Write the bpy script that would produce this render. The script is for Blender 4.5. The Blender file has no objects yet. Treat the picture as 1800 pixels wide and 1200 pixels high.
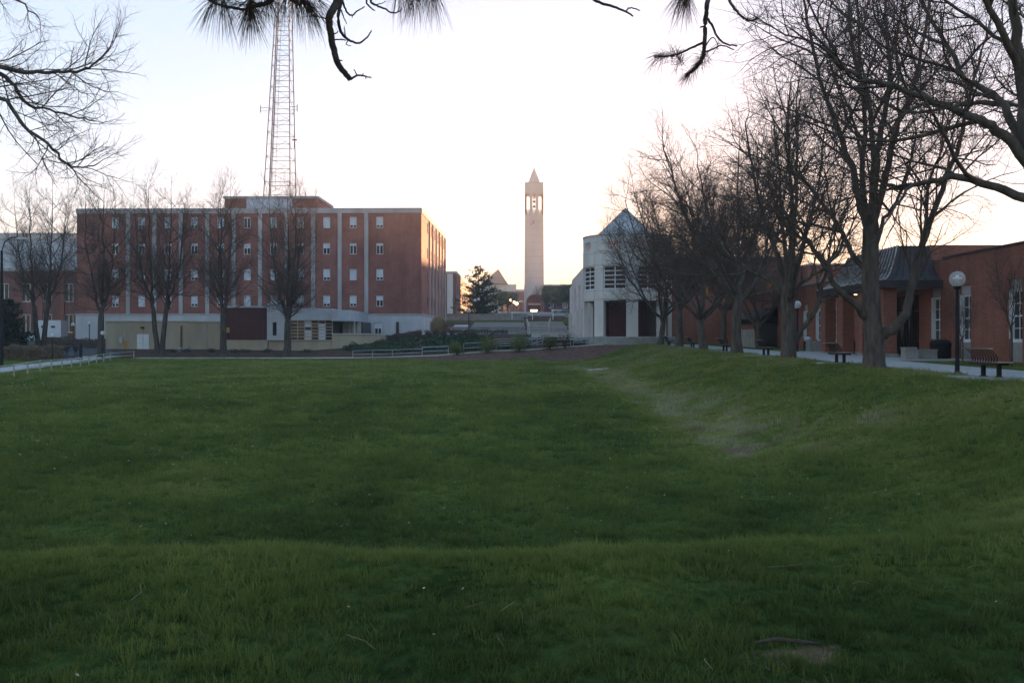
import bpy, bmesh, math, random
import numpy as np
from mathutils import Vector, noise as mnoise

scene = bpy.context.scene
col = scene.collection
R = math.radians

# ------------------------------------------------------------------ camera
CAM_Z = 1.35
cam = bpy.data.cameras.new('camera')
cam_o = bpy.data.objects.new('camera', cam)
col.objects.link(cam_o)
scene.camera = cam_o
cam.sensor_width = 36.0
cam.lens = 35.0
cam.shift_x = -12.0 / 1800.0
cam.shift_y = -2.0 / 1800.0
cam.clip_start = 0.1
cam.clip_end = 8000.0
cam_o.location = (0, 0, CAM_Z)
cam_o.rotation_euler = (R(90), 0, 0)

# ------------------------------------------------------------------ sky, sun, exposure
SUN_AZ = 10.5        # degrees to the right of the view axis (+Y)
SUN_EL = 2.0
world = bpy.data.worlds.new('World')
scene.world = world
world.use_nodes = True
wn = world.node_tree
bg = wn.nodes['Background']
sky = wn.nodes.new('ShaderNodeTexSky')
sky.sky_type = 'NISHITA'
sky.sun_disc = False
sky.sun_elevation = R(SUN_EL)
sky.sun_rotation = R(SUN_AZ)
sky.altitude = 300
sky.air_density = 1.0
sky.dust_density = 0.5
sky.ozone_density = 3.0
gam = wn.nodes.new('ShaderNodeGamma')
gam.inputs[1].default_value = 0.22
hsv = wn.nodes.new('ShaderNodeHueSaturation')
hsv.inputs['Saturation'].default_value = 2.1
wn.links.new(sky.outputs[0], gam.inputs[0])
wn.links.new(gam.outputs[0], hsv.inputs['Color'])
tint = wn.nodes.new('ShaderNodeMix'); tint.data_type = 'RGBA'; tint.blend_type = 'MULTIPLY'
tint.inputs[0].default_value = 1.0; tint.inputs[7].default_value = (1.08, 0.965, 0.98, 1)
wn.links.new(hsv.outputs[0], tint.inputs[6])
wn.links.new(tint.outputs[2], bg.inputs[0])
bg.inputs[1].default_value = 0.15
sun = bpy.data.lights.new('sun', 'SUN')
sun.energy = 4.0
sun.angle = R(0.6)
sun.color = (1.0, 0.50, 0.24)
sun_o = bpy.data.objects.new('sun', sun)
col.objects.link(sun_o)
sd = Vector((math.sin(R(SUN_AZ)) * math.cos(R(SUN_EL)), math.cos(R(SUN_AZ)) * math.cos(R(SUN_EL)), math.sin(R(SUN_EL))))
sun_o.rotation_euler = sd.to_track_quat('Z', 'Y').to_euler()
sun_o.location = (60, 300, 80)
vs = scene.view_settings
vs.view_transform = 'Standard'
vs.look = 'None'
vs.gamma = 1.0
vs.exposure = 2.78
vs.use_curve_mapping = False
scene.cycles.use_denoising = True
scene.cycles.max_bounces = 6
scene.cycles.volume_bounces = 0
scene.cycles.transparent_max_bounces = 12
scene.cycles.sample_clamp_indirect = 6.0

# ------------------------------------------------------------------ measuring helper
FPX, VX, VY = 1750.0, 912.0, 598.0
def at(px, py, y):
    """point at depth y that the survey of the photograph gives for a pixel"""
    return ((px - VX) * y / FPX, y, CAM_Z + (VY - py) * y / FPX)
def atx(px, y): return (px - VX) * y / FPX
def atz(py, y): return CAM_Z + (VY - py) * y / FPX

# ------------------------------------------------------------------ materials
MATS = {}
def _coords(nt, kind='pos', scale=(1, 1, 1)):
    if kind == 'pos':
        g = nt.nodes.new('ShaderNodeNewGeometry'); s = g.outputs['Position']
    else:
        g = nt.nodes.new('ShaderNodeTexCoord'); s = g.outputs['Object']
    m = nt.nodes.new('ShaderNodeMapping'); m.inputs['Scale'].default_value = scale
    nt.links.new(s, m.inputs['Vector'])
    return m.outputs[0]
def _noise(nt, vec, scale, detail=4.0, rough=0.6):
    n = nt.nodes.new('ShaderNodeTexNoise'); n.inputs['Scale'].default_value = scale
    n.inputs['Detail'].default_value = detail; n.inputs['Roughness'].default_value = rough
    nt.links.new(vec, n.inputs['Vector'])
    return n.outputs[0]
def _ramp(nt, fac, stops):
    r = nt.nodes.new('ShaderNodeValToRGB')
    e = r.color_ramp.elements
    while len(e) < len(stops): e.new(0.5)
    for i, (p, c) in enumerate(stops):
        e[i].position = p; e[i].color = (c[0], c[1], c[2], 1)
    nt.links.new(fac, r.inputs[0])
    return r.outputs[0]
def _mix(nt, fac, a, b, mode='MIX'):
    m = nt.nodes.new('ShaderNodeMix'); m.data_type = 'RGBA'; m.blend_type = mode
    for v, k in ((fac, 0), (a, 6), (b, 7)):
        if hasattr(v, 'is_output'): nt.links.new(v, m.inputs[k])
        elif k == 0: m.inputs[0].default_value = v
        else: m.inputs[k].default_value = (v[0], v[1], v[2], 1)
    return m.outputs[2]
def new_mat(name):
    m = bpy.data.materials.new(name); m.use_nodes = True
    return m, m.node_tree, m.node_tree.nodes['Principled BSDF']
def mat(name, c, rough=0.8, var=0.18, scale=1.2, bump=0.0, bscale=30.0, metal=0.0, spec=0.3, kind='pos', stretch=(1, 1, 1), c2=None):
    if name in MATS: return MATS[name]
    m, nt, p = new_mat(name)
    v = _coords(nt, kind, stretch)
    n1 = _noise(nt, v, scale, 5)
    a = tuple(x * (1 - var) for x in c); b = tuple(min(1, x * (1 + var)) for x in (c2 or c))
    nt.links.new(_ramp(nt, n1, [(0.32, a), (0.68, b)]), p.inputs['Base Color'])
    p.inputs['Roughness'].default_value = rough
    p.inputs['Metallic'].default_value = metal
    p.inputs['Specular IOR Level'].default_value = spec
    if bump:
        bp = nt.nodes.new('ShaderNodeBump'); bp.inputs['Strength'].default_value = bump; bp.inputs['Distance'].default_value = 0.02
        nt.links.new(_noise(nt, _coords(nt, kind), bscale, 3), bp.inputs['Height'])
        nt.links.new(bp.outputs[0], p.inputs['Normal'])
    MATS[name] = m
    return m
def brick_mat(name, c1, c2, mortar, var=0.25):
    m, nt, p = new_mat(name)
    g = nt.nodes.new('ShaderNodeNewGeometry')
    sp = nt.nodes.new('ShaderNodeSeparateXYZ'); nt.links.new(g.outputs['Position'], sp.inputs[0])
    ad = nt.nodes.new('ShaderNodeMath'); nt.links.new(sp.outputs[0], ad.inputs[0]); nt.links.new(sp.outputs[1], ad.inputs[1])
    cb = nt.nodes.new('ShaderNodeCombineXYZ'); nt.links.new(ad.outputs[0], cb.inputs[0]); nt.links.new(sp.outputs[2], cb.inputs[1])
    b = nt.nodes.new('ShaderNodeTexBrick'); nt.links.new(cb.outputs[0], b.inputs['Vector'])
    b.inputs['Scale'].default_value = 1.0
    b.inputs['Brick Width'].default_value = 0.215; b.inputs['Row Height'].default_value = 0.075
    b.inputs['Mortar Size'].default_value = 0.006; b.inputs['Bias'].default_value = 0.0
    b.inputs['Color1'].default_value = (*c1, 1); b.inputs['Color2'].default_value = (*c2, 1); b.inputs['Mortar'].default_value = (*mortar, 1)
    big = _noise(nt, _coords(nt), 0.35, 6, 0.65)
    st = _noise(nt, _coords(nt, 'pos', (2.2, 2.2, 0.12)), 1.0, 3)
    tone = _ramp(nt, big, [(0.3, (1 - var,) * 3), (0.7, (1 + var * 0.5,) * 3)])
    tone2 = _ramp(nt, st, [(0.35, (0.88, 0.87, 0.88)), (0.65, (1.04, 1.03, 1.02))])
    cc = _mix(nt, 1.0, b.outputs['Color'], tone, 'MULTIPLY')
    cc = _mix(nt, 1.0, cc, tone2, 'MULTIPLY')
    nt.links.new(cc, p.inputs['Base Color'])
    p.inputs['Roughness'].default_value = 0.88
    p.inputs['Specular IOR Level'].default_value = 0.2
    bp = nt.nodes.new('ShaderNodeBump'); bp.inputs['Strength'].default_value = 0.5; bp.inputs['Distance'].default_value = 0.006; bp.invert = True
    nt.links.new(b.outputs['Fac'], bp.inputs['Height']); nt.links.new(bp.outputs[0], p.inputs['Normal'])
    MATS[name] = m
    return m
def glass_mat(name, c=(0.02, 0.022, 0.025), rough=0.06, spec=0.4):
    m, nt, p = new_mat(name)
    v = _coords(nt)
    nt.links.new(_ramp(nt, _noise(nt, v, 0.9, 2), [(0.3, tuple(x * 0.5 for x in c)), (0.7, tuple(x * 1.6 for x in c))]), p.inputs['Base Color'])
    p.inputs['Roughness'].default_value = rough
    p.inputs['Specular IOR Level'].default_value = spec
    bp = nt.nodes.new('ShaderNodeBump'); bp.inputs['Strength'].default_value = 0.06; bp.inputs['Distance'].default_value = 0.02
    nt.links.new(_noise(nt, v, 1.3, 1), bp.inputs['Height']); nt.links.new(bp.outputs[0], p.inputs['Normal'])
    MATS[name] = m
    return m
def emit_mat(name, c, strength, base=(0.6, 0.6, 0.6)):
    m, nt, p = new_mat(name)
    nt.links.new(_ramp(nt, _noise(nt, _coords(nt), 2.0, 2), [(0.3, tuple(x * 0.8 for x in base)), (0.7, base)]), p.inputs['Base Color'])
    p.inputs['Emission Color'].default_value = (*c, 1)
    p.inputs['Emission Strength'].default_value = strength
    MATS[name] = m
    return m

brick_mat('brick_hall', (0.355, 0.122, 0.094), (0.265, 0.088, 0.073), (0.34, 0.235, 0.19), 0.32)
brick_mat('brick_wing', (0.345, 0.122, 0.082), (0.25, 0.086, 0.064), (0.31, 0.21, 0.16))
brick_mat('brick_far', (0.27, 0.11, 0.09), (0.20, 0.08, 0.07), (0.24, 0.18, 0.15))
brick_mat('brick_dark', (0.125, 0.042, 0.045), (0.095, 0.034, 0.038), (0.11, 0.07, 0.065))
mat('limestone', (0.42, 0.38, 0.375), 0.85, 0.2, 0.7, 0.3, 18, stretch=(1, 1, 0.35))
mat('limestone_base', (0.52, 0.50, 0.52), 0.85, 0.14, 0.45, 0.3, 14, stretch=(1, 1, 0.5))
mat('tan_render', (0.42, 0.35, 0.26), 0.9, 0.14, 0.5, 0.3, 22, stretch=(1.4, 1.4, 0.3))
mat('white_concrete', (0.62, 0.56, 0.53), 0.85, 0.12, 0.5, 0.3, 12, stretch=(1, 1, 0.3))
mat('tower_concrete', (0.53, 0.465, 0.43), 0.85, 0.08, 0.25, 0.2, 8, stretch=(1, 1, 0.3))
mat('metal_panel', (0.46, 0.48, 0.54), 0.45, 0.07, 0.8, metal=0.25, spec=0.5)
mat('metal_roof', (0.46, 0.44, 0.45), 0.35, 0.1, 0.9, metal=0.4, spec=0.5)
mat('bronze_roof', (0.062, 0.05, 0.052), 0.75, 0.25, 1.2, spec=0.15)
mat('seam_metal', (0.40, 0.36, 0.35), 0.5, 0.15, 1.5, spec=0.3)
mat('roof_brown', (0.22, 0.165, 0.14), 0.8, 0.2, 0.5)
mat('white_paint', (0.72, 0.72, 0.74), 0.5, 0.08, 2.0, spec=0.4)
mat('rail_white', (0.38, 0.345, 0.305), 0.5, 0.2, 3.0, spec=0.4)
mat('rail_grey', (0.40, 0.41, 0.43), 0.45, 0.15, 3.0, metal=0.4, spec=0.5)
mat('blind', (0.62, 0.63, 0.67), 0.8, 0.12, 0.8)
mat('black_metal', (0.016, 0.015, 0.016), 0.65, 0.35, 8.0, spec=0.15)
mat('strap_metal', (0.022, 0.019, 0.018), 0.6, 0.3, 10.0, spec=0.2)
mat('rail_top_metal', (0.22, 0.19, 0.15), 0.28, 0.2, 8.0, metal=0.6, spec=0.6)
mat('concrete_path', (0.36, 0.345, 0.34), 0.9, 0.16, 0.9, 0.4, 45)
mat('concrete_old', (0.30, 0.285, 0.26), 0.9, 0.22, 1.4, 0.5, 30)
mat('kerb_stone', (0.50, 0.47, 0.44), 0.9, 0.15, 1.5, 0.3, 30)
mat('asphalt', (0.055, 0.055, 0.06), 0.9, 0.2, 1.0, 0.3, 40)
mat('door_dark', (0.03, 0.024, 0.022), 0.4, 0.3, 2.0)
mat('mast_paint', (0.13, 0.105, 0.105), 0.6, 0.2, 0.6)
mat('bark_grey', (0.105, 0.082, 0.068), 0.95, 0.45, 5.0, 0.8, 22, spec=0.15, stretch=(1, 1, 0.25))
mat('twig_brown', (0.105, 0.072, 0.060), 0.9, 0.3, 3.0, spec=0.15)
mat('bark_linden', (0.072, 0.061, 0.052), 0.95, 0.4, 4.0, 0.8, 18, spec=0.15, stretch=(1, 1, 0.25))
mat('pine_bark', (0.085, 0.062, 0.052), 0.95, 0.4, 14.0, 0.9, 50, spec=0.2)
mat('rust_stain', (0.16, 0.075, 0.04), 0.9, 0.3, 3.0)
mat('yellow_plate', (0.45, 0.27, 0.06), 0.7, 0.2, 5.0)
mat('jacket', (0.02, 0.02, 0.026), 0.9, 0.3, 8.0)
mat('jeans', (0.05, 0.07, 0.13), 0.9, 0.25, 8.0)
mat('skin', (0.42, 0.27, 0.2), 0.6, 0.08, 8.0)
mat('hair_dark', (0.03, 0.02, 0.015), 0.7, 0.3, 20.0)
mat('tyre', (0.02, 0.02, 0.02), 0.9, 0.2, 8.0)
mat('car_silver', (0.35, 0.36, 0.38), 0.3, 0.05, 1.0, metal=0.5, spec=0.5)
mat('car_blue', (0.09, 0.11, 0.17), 0.3, 0.05, 1.0, metal=0.3, spec=0.5)
mat('car_white', (0.6, 0.62, 0.66), 0.3, 0.05, 1.0, spec=0.5)
mat('stone_tan', (0.33, 0.26, 0.18), 0.95, 0.3, 2.5, 0.9, 10)
mat('planter_concrete', (0.30, 0.285, 0.27), 0.9, 0.15, 3.0, 0.4, 40)
glass_mat('glass_dark')
glass_mat('glass_brown', (0.06, 0.03, 0.03), 0.25, 0.12)
emit_mat('lamp_warm', (1.0, 0.55, 0.25), 6.0)
emit_mat('window_lit', (1.0, 0.45, 0.12), 0.035, (0.12, 0.06, 0.03))
emit_mat('soffit_light', (1.0, 0.72, 0.42), 0.5)
# lamp globe: clear acrylic
m, nt, p = new_mat('globe')
nt.links.new(_ramp(nt, _noise(nt, _coords(nt), 6.0, 2), [(0.3, (0.75, 0.74, 0.74)), (0.7, (0.86, 0.86, 0.87))]), p.inputs['Base Color'])
p.inputs['Roughness'].default_value = 0.06; p.inputs['Alpha'].default_value = 0.30
p.inputs['Specular IOR Level'].default_value = 0.8
MATS['globe'] = m
m, nt, p = new_mat('globe_milky')
nt.links.new(_ramp(nt, _noise(nt, _coords(nt), 6.0, 2), [(0.3, (0.74, 0.73, 0.74)), (0.7, (0.84, 0.84, 0.86))]), p.inputs['Base Color'])
p.inputs['Roughness'].default_value = 0.15; p.inputs['Transmission Weight'].default_value = 0.35; p.inputs['IOR'].default_value = 1.1
MATS['globe_milky'] = m
def leaf_mat(name, a, b, trans=0.25):
    m, nt, p = new_mat(name)
    oi = nt.nodes.new('ShaderNodeObjectInfo')
    n = _noise(nt, _coords(nt), 2.2, 4)
    ad = nt.nodes.new('ShaderNodeMath'); ad.operation = 'MULTIPLY_ADD'; ad.inputs[1].default_value = 0.5
    nt.links.new(oi.outputs['Random'], ad.inputs[0]); nt.links.new(n, ad.inputs[2])
    nt.links.new(_ramp(nt, ad.outputs[0], [(0.35, a), (0.95, b)]), p.inputs['Base Color'])
    p.inputs['Roughness'].default_value = 0.75; p.inputs['Specular IOR Level'].default_value = 0.15
    MATS[name] = m
    return m
leaf_mat('juniper', (0.028, 0.045, 0.026), (0.07, 0.09, 0.046))
leaf_mat('shrub_dark', (0.05, 0.034, 0.032), (0.10, 0.068, 0.056))
leaf_mat('shrub_lime', (0.075, 0.10, 0.025), (0.16, 0.17, 0.05))
leaf_mat('conifer', (0.022, 0.028, 0.02), (0.05, 0.055, 0.035))
leaf_mat('evergreen', (0.012, 0.02, 0.014), (0.03, 0.042, 0.026))
leaf_mat('hedge_brown', (0.11, 0.075, 0.055), (0.21, 0.15, 0.10))
leaf_mat('budding', (0.07, 0.07, 0.03), (0.15, 0.14, 0.06))
leaf_mat('dry_grass', (0.32, 0.24, 0.15), (0.48, 0.37, 0.24))
leaf_mat('needle', (0.022, 0.026, 0.018), (0.05, 0.05, 0.03))
leaf_mat('needle_dry', (0.06, 0.038, 0.028), (0.10, 0.065, 0.045))

# ------------------------------------------------------------------ mesh helpers
def link_mesh(name, me, material=None, parent=None, loc=(0, 0, 0)):
    o = bpy.data.objects.new(name, me); col.objects.link(o)
    if material and not me.materials: me.materials.append(MATS[material])
    o.location = loc
    if parent: o.parent = parent
    return o
def wt(o):
    v = Vector((0, 0, 0))
    while o: v += o.location; o = o.parent
    return v
class MB:
    def __init__(s): s.v = []; s.f = []
    def quad(s, a, b, c, d):
        n = len(s.v); s.v += [a, b, c, d]; s.f.append((n, n + 1, n + 2, n + 3)); return s
    def tri(s, a, b, c):
        n = len(s.v); s.v += [a, b, c]; s.f.append((n, n + 1, n + 2)); return s
    def box(s, x0, x1, y0, y1, z0, z1):
        n = len(s.v)
        s.v += [(x0, y0, z0), (x1, y0, z0), (x1, y1, z0), (x0, y1, z0), (x0, y0, z1), (x1, y0, z1), (x1, y1, z1), (x0, y1, z1)]
        s.f += [(n, n + 3, n + 2, n + 1), (n + 4, n + 5, n + 6, n + 7), (n, n + 1, n + 5, n + 4), (n + 1, n + 2, n + 6, n + 5), (n + 2, n + 3, n + 7, n + 6), (n + 3, n, n + 4, n + 7)]
        return s
    def prism(s, pts, z0, z1):
        n = len(s.v); k = len(pts)
        zs0 = z0 if isinstance(z0, (list, tuple)) else [z0] * k
        zs1 = z1 if isinstance(z1, (list, tuple)) else [z1] * k
        s.v += [(p[0], p[1], a) for p, a in zip(pts, zs0)] + [(p[0], p[1], a) for p, a in zip(pts, zs1)]
        s.f.append(tuple(range(n + k - 1, n - 1, -1))); s.f.append(tuple(range(n + k, n + 2 * k)))
        for i in range(k):
            j = (i + 1) % k; s.f.append((n + i, n + j, n + k + j, n + k + i))
        return s
    def tube(s, pts, rad, n=8, cap=True):
        pts = [Vector(p) for p in pts]
        if not isinstance(rad, (list, tuple)): rad = [rad] * len(pts)
        base = len(s.v); ref = None
        for i, p in enumerate(pts):
            t = (pts[min(i + 1, len(pts) - 1)] - pts[max(i - 1, 0)]).normalized()
            if ref is None: ref = Vector((1, 0, 0)) if abs(t.x) < 0.8 else Vector((0, 1, 0))
            u = (ref - t * ref.dot(t)).normalized(); w = t.cross(u); ref = u
            for k in range(n):
                a = 2 * math.pi * k / n
                s.v.append(tuple(p + (u * math.cos(a) + w * math.sin(a)) * rad[i]))
        for i in range(len(pts) - 1):
            for k in range(n):
                a = base + i * n + k; b = base + i * n + (k + 1) % n
                s.f.append((a, b, b + n, a + n))
        if cap:
            s.f.append(tuple(range(base + n - 1, base - 1, -1)))
            e = base + (len(pts) - 1) * n; s.f.append(tuple(range(e, e + n)))
        return s
    def lathe(s, prof, n=16, c=(0, 0, 0), cap=True):
        base = len(s.v)
        for r, z in prof:
            for k in range(n):
                a = 2 * math.pi * k / n
                s.v.append((c[0] + r * math.cos(a), c[1] + r * math.sin(a), c[2] + z))
        for i in range(len(prof) - 1):
            for k in range(n):
                a = base + i * n + k; b = base + i * n + (k + 1) % n
                s.f.append((a, b, b + n, a + n))
        if cap:
            s.f.append(tuple(range(base + n - 1, base - 1, -1)))
            e = base + (len(prof) - 1) * n; s.f.append(tuple(range(e, e + n)))
        return s
    def mesh(s, name, material=None, smooth=False):
        me = bpy.data.meshes.new(name); me.from_pydata(s.v, [], s.f); me.update()
        if smooth: me.polygons.foreach_set('use_smooth', [True] * len(me.polygons))
        if material: me.materials.append(MATS[material])
        return me
    def build(s, name, material, parent=None, smooth=False, local=False):
        o = link_mesh(name, s.mesh(name, material, smooth), None, parent)
        if parent and not local: o.location = -wt(parent)
        return o
def tag(o, label=None, cat=None, group=None, kind=None):
    if label: o['label'] = label
    if cat: o['category'] = cat
    if group: o['group'] = group
    if kind: o['kind'] = kind
    return o
def thing(name, label, cat, loc=(0, 0, 0), group=None, rz=0.0):
    o = bpy.data.objects.new(name, None); col.objects.link(o)
    o.location = loc; o.rotation_euler = (0, 0, rz); o.empty_display_size = 0.3
    return tag(o, label, cat, group)
def copy_tree(o, parent=None):
    c = o.copy(); col.objects.link(c)
    if parent: c.parent = parent
    for ch in list(o.children): copy_tree(ch, c)
    return c
def quads_mesh(name, V, Q, material):
    """V (n,3) float array, Q (m,k) int array"""
    me = bpy.data.meshes.new(name); k = Q.shape[1]
    me.vertices.add(len(V)); me.vertices.foreach_set('co', np.asarray(V, dtype=np.float32).ravel())
    me.loops.add(Q.size); me.loops.foreach_set('vertex_index', Q.astype(np.int32).ravel())
    me.polygons.add(len(Q)); me.polygons.foreach_set('loop_start', np.arange(0, Q.size, k, dtype=np.int32))
    me.update(calc_edges=True)
    if material: me.materials.append(MATS[material])
    return me
def wall(mb, u0, u1, z0, z1, holes, fn, depth):
    """a wall face with recessed openings; fn(u, d, z) -> point, d is depth into the wall"""
    us = sorted(set([u0, u1] + [h[0] for h in holes] + [h[1] for h in holes]))
    zs = sorted(set([z0, z1] + [h[2] for h in holes] + [h[3] for h in holes]))
    for i in range(len(us) - 1):
        for j in range(len(zs) - 1):
            uc = (us[i] + us[i + 1]) / 2; zc = (zs[j] + zs[j + 1]) / 2
            if any(h[0] < uc < h[1] and h[2] < zc < h[3] for h in holes): continue
            mb.quad(fn(us[i], 0, zs[j]), fn(us[i + 1], 0, zs[j]), fn(us[i + 1], 0, zs[j + 1]), fn(us[i], 0, zs[j + 1]))
    for a, b, c, d in holes:
        mb.quad(fn(a, 0, c), fn(a, depth, c), fn(b, depth, c), fn(b, 0, c))
        mb.quad(fn(a, 0, d), fn(b, 0, d), fn(b, depth, d), fn(a, depth, d))
        mb.quad(fn(a, 0, c), fn(a, 0, d), fn(a, depth, d), fn(a, depth, c))
        mb.quad(fn(b, 0, c), fn(b, depth, c), fn(b, depth, d), fn(b, 0, d))
    return mb

# ------------------------------------------------------------------ terrain
def sm(t):
    t = np.clip(t, 0, 1); return t * t * (3 - 2 * t)
KX = [-200, -18.5, -9.0, -2.8, 0.4, 2.85, 5.6, 8.9, 14.0, 200]
KZ = [-0.62, -0.62, -0.38, 0.13, 0.20, 0.40, 0.60, 0.82, 0.87, 0.95]
COLX = [-400, -60, -26, -18, -12, 8, 16, 400]
ROWY = [108, 113, 126, 138, 150, 184, 188, 230, 340, 1300]
COLZ = [
    [-0.60, -0.50, 0.3, 1.0, 1.5, 2.2, 2.3, 4.0, 9.0, 12.0],
    [-0.60, -0.50, 0.3, 1.0, 1.4, 2.2, 2.3, 4.0, 9.0, 12.0],
    [-0.62, -0.38, 0.15, 0.5, 1.0, 3.0, 3.2, 6.0, 11.0, 12.0],
    [-0.60, -0.25, 0.9, 1.6, 2.2, 4.5, 5.5, 7.5, 11.0, 12.0],
    [None, 0.25, 1.9, 2.2, 2.5, 4.7, 5.9, 7.5, 11.0, 12.0],
    [None, 0.95, 1.8, 2.1, 2.5, 4.7, 5.9, 7.5, 11.0, 12.0],
    [None, 0.95, 1.7, 2.0, 2.6, 4.7, 5.9, 7.5, 11.0, 12.0],
    [0.9, 0.95, 1.7, 2.0, 2.6, 4.7, 5.9, 7.5, 11.0, 12.0]]
def path_z(y): return 0.15 + 0.01 * (np.clip(y, -50, 108) - 31)
def G(x, y):
    x = np.asarray(x, float); y = np.asarray(y, float)
    F = np.interp(y, [-60, 10, 15, 30, 50, 75, 100, 400], [-2.0, -2.0, -1.95, -1.62, -1.24, -0.95, -0.75, -0.7])
    F = F + 0.05 * np.sin(x * 0.23 + 1.0) * np.sin(y * 0.17) + 0.03 * np.sin(x * 0.61 + y * 0.4)
    Ht = -0.26 + (path_z(y) + 0.26) * sm((x + 3) / 16.0)
    r = 6.0
    ex = np.maximum(x - (5.2 - r), 0); ey = np.maximum((13.0 + r) - y, 0)
    d = np.hypot(ex, ey) - r
    w = 5.9 + 2.1 * sm(ex / (ex + ey + 1e-6))
    t = sm(d / w)
    bowl = F + (Ht - F) * t
    bowl = bowl + 0.035 * np.sin(x * 1.3 + 0.6 * y) * np.sin(y * 0.9 - 0.4 * x) * (1 - sm((x - 11) / 2.0))
    e = np.interp(x, KX, KZ)
    cols = []
    for zs in COLZ:
        z0 = [e if v is None else v for v in zs[:1]]
        base = np.interp(y, ROWY, [0 if zs[0] is None else zs[0]] + zs[1:])
        if zs[0] is None:
            k = np.clip((y - 108) / (113 - 108), 0, 1)
            base = np.where(y < 113, e + (zs[1] - e) * k, base)
        cols.append(base)
    idx = np.clip(np.searchsorted(COLX, x, side='right') - 1, 0, len(COLX) - 2)
    cx = np.array(COLX, float)
    fx = np.clip((x - cx[idx]) / (cx[idx + 1] - cx[idx]), 0, 1)
    C = np.stack([np.broadcast_to(c, np.broadcast(x, y).shape) for c in cols])
    idx = np.broadcast_to(idx, C.shape[1:]); fx = np.broadcast_to(fx, C.shape[1:])
    far = np.take_along_axis(C, idx[None], 0)[0] * (1 - fx) + np.take_along_axis(C, idx[None] + 1, 0)[0] * fx
    mid = bowl + (e - bowl) * sm((y - 101.5) / 6.3)
    return np.where(y <= 108, mid, far)
def g(x, y): return float(G(x, y))

# bare soil patches: (x, y, radius along x, radius along y, strength)
def on_ground(px, py):
    """where a sight line meets the terrain"""
    s = np.linspace(3, 120, 2400)
    xs = (px - VX) / FPX * s; zs = CAM_Z + (VY - py) / FPX * s
    k = np.argmax(zs <= G(xs, s))
    return float(xs[k]), float(s[k])
BARE = []
for px, py, rx, ry, st in ((1300, 792, 0.6, 1.0, 0.7), (1345, 780, 0.7, 0.9, 0.5), (1228, 757, 0.5, 1.0, 0.55), (1395, 1146, 0.21, 0.15, 1.0),
                           (1050, 662, 1.2, 6.0, 0.28), (1100, 676, 1.2, 6.0, 0.28), (1150, 695, 1.1, 4.0, 0.30), (1200, 715, 1.1, 3.0, 0.30), (1245, 735, 0.9, 2.0, 0.28),
                           (360, 661, 3.0, 1.5, 0.5), (430, 660, 2.0, 1.2, 0.5), (1536, 648, 1.6, 1.3, 0.8), (1386, 636, 1.5, 1.3, 0.8), (1294, 626, 1.4, 1.2, 0.7)):
    bx, by = on_ground(px, py); BARE.append((bx, by, rx, ry, st))
BARE += [(14.6, 27.5, 1.2, 1.6, 0.9)]
def bare(x, y):
    m = np.zeros(np.broadcast(x, y).shape)
    for bx, by, rx, ry, st in BARE:
        q = ((x - bx) / rx) ** 2 + ((y - by) / ry) ** 2
        m = np.maximum(m, st * np.exp(-q * 0.9))
    return m
def axis(segs):
    out = []
    for a, b, st in segs:
        n = max(1, int(round((b - a) / st))); out += list(np.linspace(a, b, n, endpoint=False))
    out.append(segs[-1][1]); return np.array(out)
gx = axis([(-900, -200, 100), (-200, -60, 14), (-60, -24, 2), (-24, -10, 1.0), (-10, 14, 0.33), (14, 30, 1.0), (30, 200, 14), (200, 900, 100)])
gy = axis([(-400, -40, 60), (-40, 0, 4), (0, 3, 1), (3, 30, 0.33), (30, 60, 0.6), (60, 112, 1.0), (112, 200, 2.5), (200, 400, 14), (400, 1300, 100)])
XX, YY = np.meshgrid(gx, gy)
ZZ = G(XX, YY)
V = np.stack([XX.ravel(), YY.ravel(), ZZ.ravel()], 1)
nx, ny = len(gx), len(gy)
I = (np.arange(ny - 1)[:, None] * nx + np.arange(nx - 1)[None]).ravel()
Q = np.stack([I, I + 1, I + nx + 1, I + nx], 1)
m, nt, p = new_mat('lawn')
pos = _coords(nt)
n_big = _noise(nt, pos, 0.16, 5, 0.6)
n_mid = _noise(nt, pos, 1.6, 5, 0.65)
n_fine = _noise(nt, _coords(nt, 'pos', (1, 0.45, 1)), 14.0, 4, 0.7)
c = _ramp(nt, n_mid, [(0.3, (0.045, 0.062, 0.020)), (0.52, (0.078, 0.105, 0.034)), (0.75, (0.115, 0.145, 0.050))])
c = _mix(nt, 1.0, c, _ramp(nt, n_fine, [(0.3, (0.45, 0.45, 0.42)), (0.7, (1.25, 1.25, 1.25))]), 'MULTIPLY')
c = _mix(nt, 1.0, c, _ramp(nt, n_big, [(0.3, (0.85, 1.0, 1.0)), (0.5, (1.1, 1.1, 1.0)), (0.7, (1.5, 1.2, 1.0))]), 'MULTIPLY')
tn_ = nt.nodes.new('ShaderNodeAttribute'); tn_.attribute_name = 'tone'
c = _mix(nt, 1.0, c, _ramp(nt, tn_.outputs['Fac'], [(0.1, (0.62, 0.72, 0.75)), (0.42, (1.1, 1.1, 1.0)), (0.7, (1.75, 1.5, 1.2)), (1.0, (3.2, 2.5, 2.7))]), 'MULTIPLY')
at_n = nt.nodes.new('ShaderNodeAttribute'); at_n.attribute_name = 'bare'
n_ed = _noise(nt, pos, 3.2, 5, 0.7)
ma = nt.nodes.new('ShaderNodeMath'); ma.operation = 'ADD'
nt.links.new(at_n.outputs['Fac'], ma.inputs[0]); nt.links.new(n_ed, ma.inputs[1])
bm_ = _ramp(nt, ma.outputs[0], [(0.80, (0, 0, 0)), (1.12, (1, 1, 1))])
soil = _ramp(nt, n_fine, [(0.3, (0.12, 0.08, 0.048)), (0.7, (0.25, 0.175, 0.11))])
c = _mix(nt, bm_, c, soil)
nt.links.new(c, p.inputs['Base Color'])
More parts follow.
